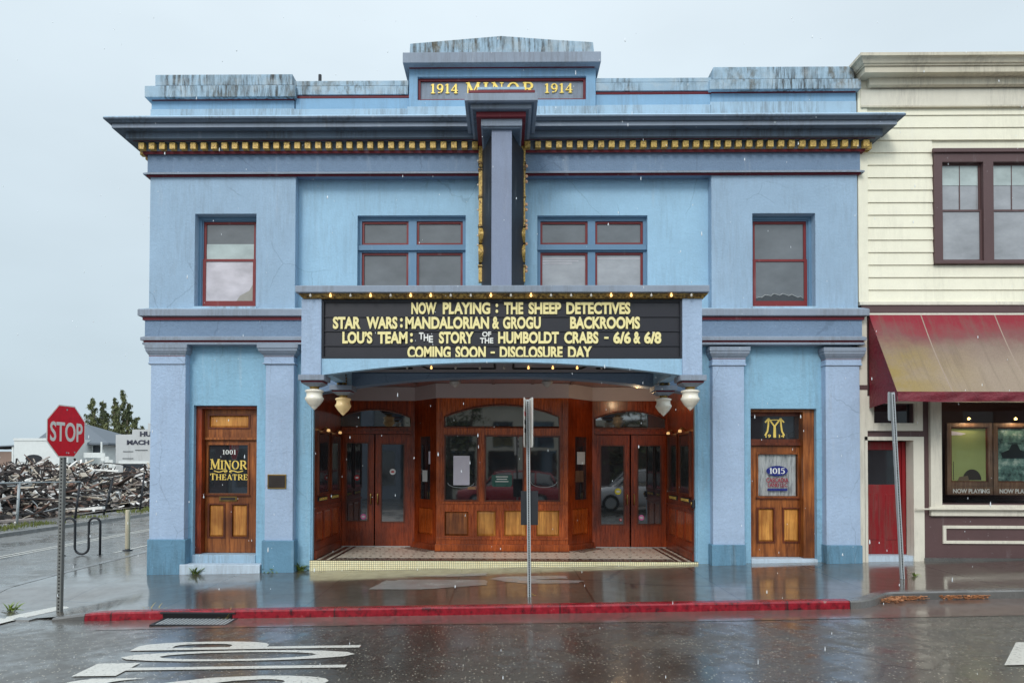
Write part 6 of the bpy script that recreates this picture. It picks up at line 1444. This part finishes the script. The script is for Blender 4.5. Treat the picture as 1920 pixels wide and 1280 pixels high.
# machine shop with stepped false front
MC = paint('weathered_grey_boards', rgb(196, 198, 198), var=.06, streak=.3, bump=0)
Ys = 33.0
S = thing('machine_shop', 'pale grey workshop with stepped false front lettered MACH beside the theatre wall', 'workshop', (ux(262, Ys, 840), Ys, 0)); L0 = S.location.copy()
def sq(px, py): return ux(px, Ys, py), uz(py, Ys, px)
pts = [sq(217, 905), sq(300, 905), sq(300, 793), sq(277.5, 793), sq(277.3, 804.5), sq(248, 805), sq(247.8, 814), sq(217, 814.5)]
pts = [(p[0], p[1]) for p in pts]
mb = MB(); mb.prism(pts, Ys, Ys+.25, MC); mb.box(pts[0][0]+.05, pts[1][0]-.05, Ys+.26, Ys+12, -1, pts[7][1]-.5, MC); rel(mb).build('wall', S)
LBK = flat('faded_black_lettering', rgb(58, 60, 74), .7)
mb = MB(); a, z1_ = sq(262.5, 818); b, z2_ = sq(284, 808.5); fit_text(mb, 'HU', a, b, z1_, z2_, Ys-.02, LBK, .05, .015); a, z1_ = sq(238, 833.5); b, z2_ = sq(280, 824.5); fit_text(mb, 'MACH', a, b, z1_, z2_, Ys-.02, LBK, .05, .015); rel(mb).build('lettering', S)
mb = MB(); a, z1_ = sq(231, 905); b, z2_ = sq(273, 869); mb.box(a, b, Ys-.03, Ys-.004, z1_, z2_, WD); mb.box(a-.3, b+.3, Ys-.06, Ys-.031, z2_, z2_+.18, HW)
for pxa, pxb, y in ((231, 250, 845.5), (230, 250, 858.5), (254, 277, 843)): a, z_ = sq(pxa, y); b, _ = sq(pxb, y); mb.box(a, b, Ys-.03, Ys-.004, z_-.04, z_, WD)
rel(mb).build('garage_door', S)
# trees
LF1 = NT('conifer_foliage'); _t = LF1; _n = _t.noise(.9, 3, .6, _t.coords())
_t.set(Base_Color=_t.ramp(_n, [(.35, rgb(58, 70, 46)), (.65, rgb(116, 120, 78))]), Roughness=.8); LF1 = _t.m
BARK = flat('grey_bark', rgb(92, 80, 70), .9)
def tree(loc, label, spires, name='cypress_tree', per=2600, droop=1.0):
    # spires: (dx, dy, height, radius); a trunk, limbs and drooping leaf clumps along each
    T = thing(name, label, 'tree', loc); mb = MB(); cr = MB()
    H = max(s[2] for s in spires)
    mb.tube([(0, 0, -.3), (.05, 0, H*.25), (0, 0, H*.4)], [H*.03, H*.022, H*.016], BARK, 8)
    for dx, dy, h, rad in spires:
        mb.tube([(0, 0, H*.12), (dx*.7, dy*.7, h*.35), (dx, dy, h*.7), (dx+random.uniform(-.1, .1), dy, h*.99)], [H*.018, h*.014, h*.007, .02], BARK, 6)
        nb = int(30+h*3.2)
        for k in range(nb):
            f_ = .12+.86*(k+random.random())/nb; z = h*f_; a_ = random.uniform(0, 6.28)
            L = rad*(1-f_)**.6*random.uniform(.3, 1.25)+.12
            b_ = Vector((dx*min(1, f_*1.4), dy*min(1, f_*1.4), z)); t_ = b_+Vector((math.cos(a_)*L, math.sin(a_)*L, L*random.uniform(-.1, .5)))
            mb.tube([tuple(b_), tuple(t_)], [h*.004, .01], BARK, 4)
            for q_ in range(int(per/nb)):
                u_ = random.betavariate(1.6, 1.1); p = b_+(t_-b_)*u_+Vector((random.gauss(0, .11*L+.03), random.gauss(0, .11*L+.03), -abs(random.gauss(0, .26*L+.05))*droop+random.gauss(0, .05)))
                s = random.uniform(.07, .22); d_ = Vector((random.gauss(0, .45), random.gauss(0, .45), random.uniform(-1.6, -.2)*droop)).normalized()
                sd = d_.cross(Vector((random.random()-.5, random.random()-.5, .3))).normalized()
                cr.face([p-sd*s*.3, p+d_*s*1.6, p+sd*s*.3, p-d_*s*.4], LF1)
    mb.build('trunk', T); cr.build('crown', T); return T
Yt2 = 58.0
def tq(px): return ux(px, Yt2, 850)
def th(py): return uz(py-9, Yt2)+.9
tree((tq(184), Yt2, -.9), 'dark ragged cypress behind the white house, left of the pair', [(-.75, 0, th(752), 1.1), (.15, .4, th(757), 1.25), (.8, -.2, th(776), 1.1), (-.2, -.4, th(785), 2.0), (.5, .2, th(800), 2.0)], per=2600)
tree((tq(228), Yt2, -.9), 'taller dark ragged cypress behind the grey workshop', [(-.8, 0, th(752), 1.2), (-.05, .3, th(738), 1.2), (.75, -.3, th(762), 1.3), (1.3, .3, th(790), 1.5), (-.2, -.5, th(785), 1.9)], per=2900)
tree((tq(268), Yt2+2, -.9), 'low dark tree between the tall cypress and the theatre wall', [(0, 0, th(795), 1.6), (.9, 0, th(802), 1.5), (-1.1, .2, th(806), 1.5)], per=2000)
tree((tq(52), Yt2+6, -.9), 'small distant tree showing over the white house roof', [(0, 0, th(802), 1.3), (1.0, .3, th(808), 1.1), (-1.1, 0, th(811), 1.1)], name='small_tree', per=700, droop=.4)
tree((tq(4), Yt2+6, -.9), 'far low tree at the left edge above the shed', [(0, 0, th(830), 1.6), (-1.6, 0, th(834), 1.6)], name='small_tree', per=700, droop=.4)
# ================================================================ ACROSS THE STREET (seen in the glass)
def car(label, loc, paint_mat, rotz=0):
    T = thing('parked_car', label, 'car', loc, rotz=rotz); L = 4.7
    st = [(-2.35, .42, .62, .70), (-2.25, .30, .80, .84), (-1.5, .22, .95, .90), (-.6, .20, 1.0, .92), (.9, .20, 1.0, .92), (1.7, .22, .98, .90), (2.2, .28, .95, .86), (2.35, .40, .80, .74)]
    mb = MB(); vs = []; 
    for x, zb, zt, w in st: vs += [(x, -w*.9, zb), (x, -w, zb+.2), (x, -w, zt-.15), (x, -w*.88, zt), (x, w*.88, zt), (x, w, zt-.15), (x, w, zb+.2), (x, w*.9, zb)]
    fs = [(8*i+j, 8*i+(j+1) % 8, 8*i+8+(j+1) % 8, 8*i+8+j) for i in range(len(st)-1) for j in range(8)] + [tuple(range(8))[::-1], tuple(8*(len(st)-1)+k for k in range(8))]
    mb.raw(vs, fs, paint_mat, True); mb.build('body', T)
    gh = [(-1.25, .97, .80), (-.55, 1.55, .66), (.9, 1.62, .66), (1.9, 1.5, .64), (2.2, .96, .80)]
    mb = MB(); vs = []
    for x, z, w in gh: vs += [(x, -w-.0, .94), (x, -w*.95, z), (x, w*.95, z), (x, w, .94)]
    fs = [(4*i+j, 4*i+j+1, 4*i+5+j, 4*i+4+j) for i in range(4) for j in range(3)]; mb.raw(vs, fs, GL_DK, True); mb.build('window_glass', T)
    mb = MB(); mb.raw([(-.62, -.6, 1.56), (.9, -.63, 1.635), (1.95, -.6, 1.5), (1.95, .6, 1.5), (.9, .63, 1.635), (-.62, .6, 1.56), (-.6, -.6, 1.63), (.9, -.62, 1.70), (1.95, -.58, 1.57), (1.95, .58, 1.57), (.9, .62, 1.70), (-.6, .6, 1.63)], [(6, 7, 10, 11), (7, 8, 9, 10), (0, 1, 7, 6), (1, 2, 8, 7), (5, 11, 10, 4), (4, 10, 9, 3), (2, 3, 9, 8), (0, 6, 11, 5)], paint_mat, True); 
    for s in (-1, 1):
        for a, b in (((-1.2, .97), (-.58, 1.58)), ((.15, .97), (.18, 1.6)), ((1.2, .97), (1.25, 1.6)), ((2.18, .97), (1.93, 1.52))): mb.tube([(a[0], s*.80, a[1]), (b[0], s*.645, b[1])], .035, paint_mat, 6)
    mb.build('roof', T)
    for x in (-1.42, 1.42):
        for s in (-1, 1):
            mb = MB(); mb.tube([(x, s*.70, .34), (x, s*.91, .34)], .34, HOLE, 20); mb.build('tyre', T); mb = MB(); mb.tube([(x, s*.86, .34), (x, s*.922, .34)], .21, STEEL, 16); mb.build('rim', T)
    for x, m_ in ((-2.28, SGNW), (2.30, STOPR)):
        for s in (-1, 1): mb = MB(); mb.box(x-.06, x+.04, s*.62-.13, s*.62+.13, .62, .76, m_); mb.build('headlight' if x < 0 else 'tail_light', T)
    return T
CW = flat('white_car_paint', rgb(214, 216, 220), .2, var=.02, coat=1); CRD = flat('red_car_paint', rgb(170, 20, 34), .25, var=.04, coat=1)
car('white car parked at the right kerb, mirrored in the right double door', (5.6, -10.6, road_z(5.6, -10.6)), CW)
car('red car parked across the street, mirrored in the ticket booth panes', (.2, -15.6, road_z(0, -15)), CRD)
def block(label, x0, x1, h, mat, nwin):
    y = -24.0; T = thing('facing_building', label, 'building', ((x0+x1)/2, y, -.2), group='buildings across the street mirrored in the glass'); cx_ = (x0+x1)/2; w = x1-x0
    hs = []
    for k in range(nwin):
        a = -w/2+w*(k+.25)/nwin; hs += [(a, a+w/nwin*.5, h*.55, h*.82)]; hs += [(a-.2, a+w/nwin*.62, .8, 2.9)]
    mb = MB(); mb.plate(-w/2, w/2, 0, h, 0, .3, hs, mat); mb.box(-w/2, w/2, .31, 9, 0, h-.3, mat); mb.box(-w/2-.2, w/2+.2, -.3, .5, h, h+.35, P_CTR); mb.build('wall', T, (0, 0, 0), 0)
    for q_ in hs: m = MB(); m.box(q_[0], q_[1], .12, .16, q_[2], q_[3], GL_DK); m.build('window', T)
    T.rotation_euler = (0, 0, math.pi)
block('grey two-storey building across the street, mirrored left', -15, -6.2, 6.8, P_GRY, 4)
block('cream two-storey building across the street, mirrored middle', -6, 3.5, 5.6, P_CTR, 4)
block('brown single-storey shop across the street, mirrored right', 3.7, 13, 4.4, P_BRN, 4)
block('added dark building keeping sky out of the glass at the far right', 13.2, 34, 6.5, P_BRN, 6)  # this block and the next are added to darken glass reflections
block('added brown building keeping sky out of the glass at the far left', -36, -15.2, 6.0, P_BRN, 6)
tree((-3.0, -21, -.2), 'leafy street tree across the street, mirrored in the booth', [(0, 0, 7.5, 1.8), (1.3, 0, 6.8, 1.8), (-1.3, 0, 6.8, 1.8)], name='street_tree', per=700, droop=.3)
tree((7.5, -20.5, -.2), 'leafy street tree across the street, mirrored in the right doors', [(0, 0, 7.0, 1.8), (1.3, 0, 6.2, 1.8), (-1.3, 0, 6.4, 1.8)], name='street_tree', per=700, droop=.3)
# falling rain, one object
mb = MB(); RAIN = flat('rain_water', rgb(236, 242, 246), .05, var=.02)  # opaque white stands in for bright sky refracted by the drops
for k in range(420):
    y = random.uniform(-9.5, -.9); D_ = y+12.4; x = random.uniform(-.80, .80)*D_; z = random.uniform(.1, min(8.6, 1.9+.68*D_))
    r = random.uniform(.002, .0035); l = random.uniform(.012, .026); mb.lathe([(0, l/2), (r*.6, l*.2), (r, -l*.25), (r*.6, -l*.45), (0, -l/2)], RAIN, (x, y, z), 5)
o = mb.build('rain'); tag(o, 'scattered white raindrops falling before the facade', 'rain'); stuff(o)
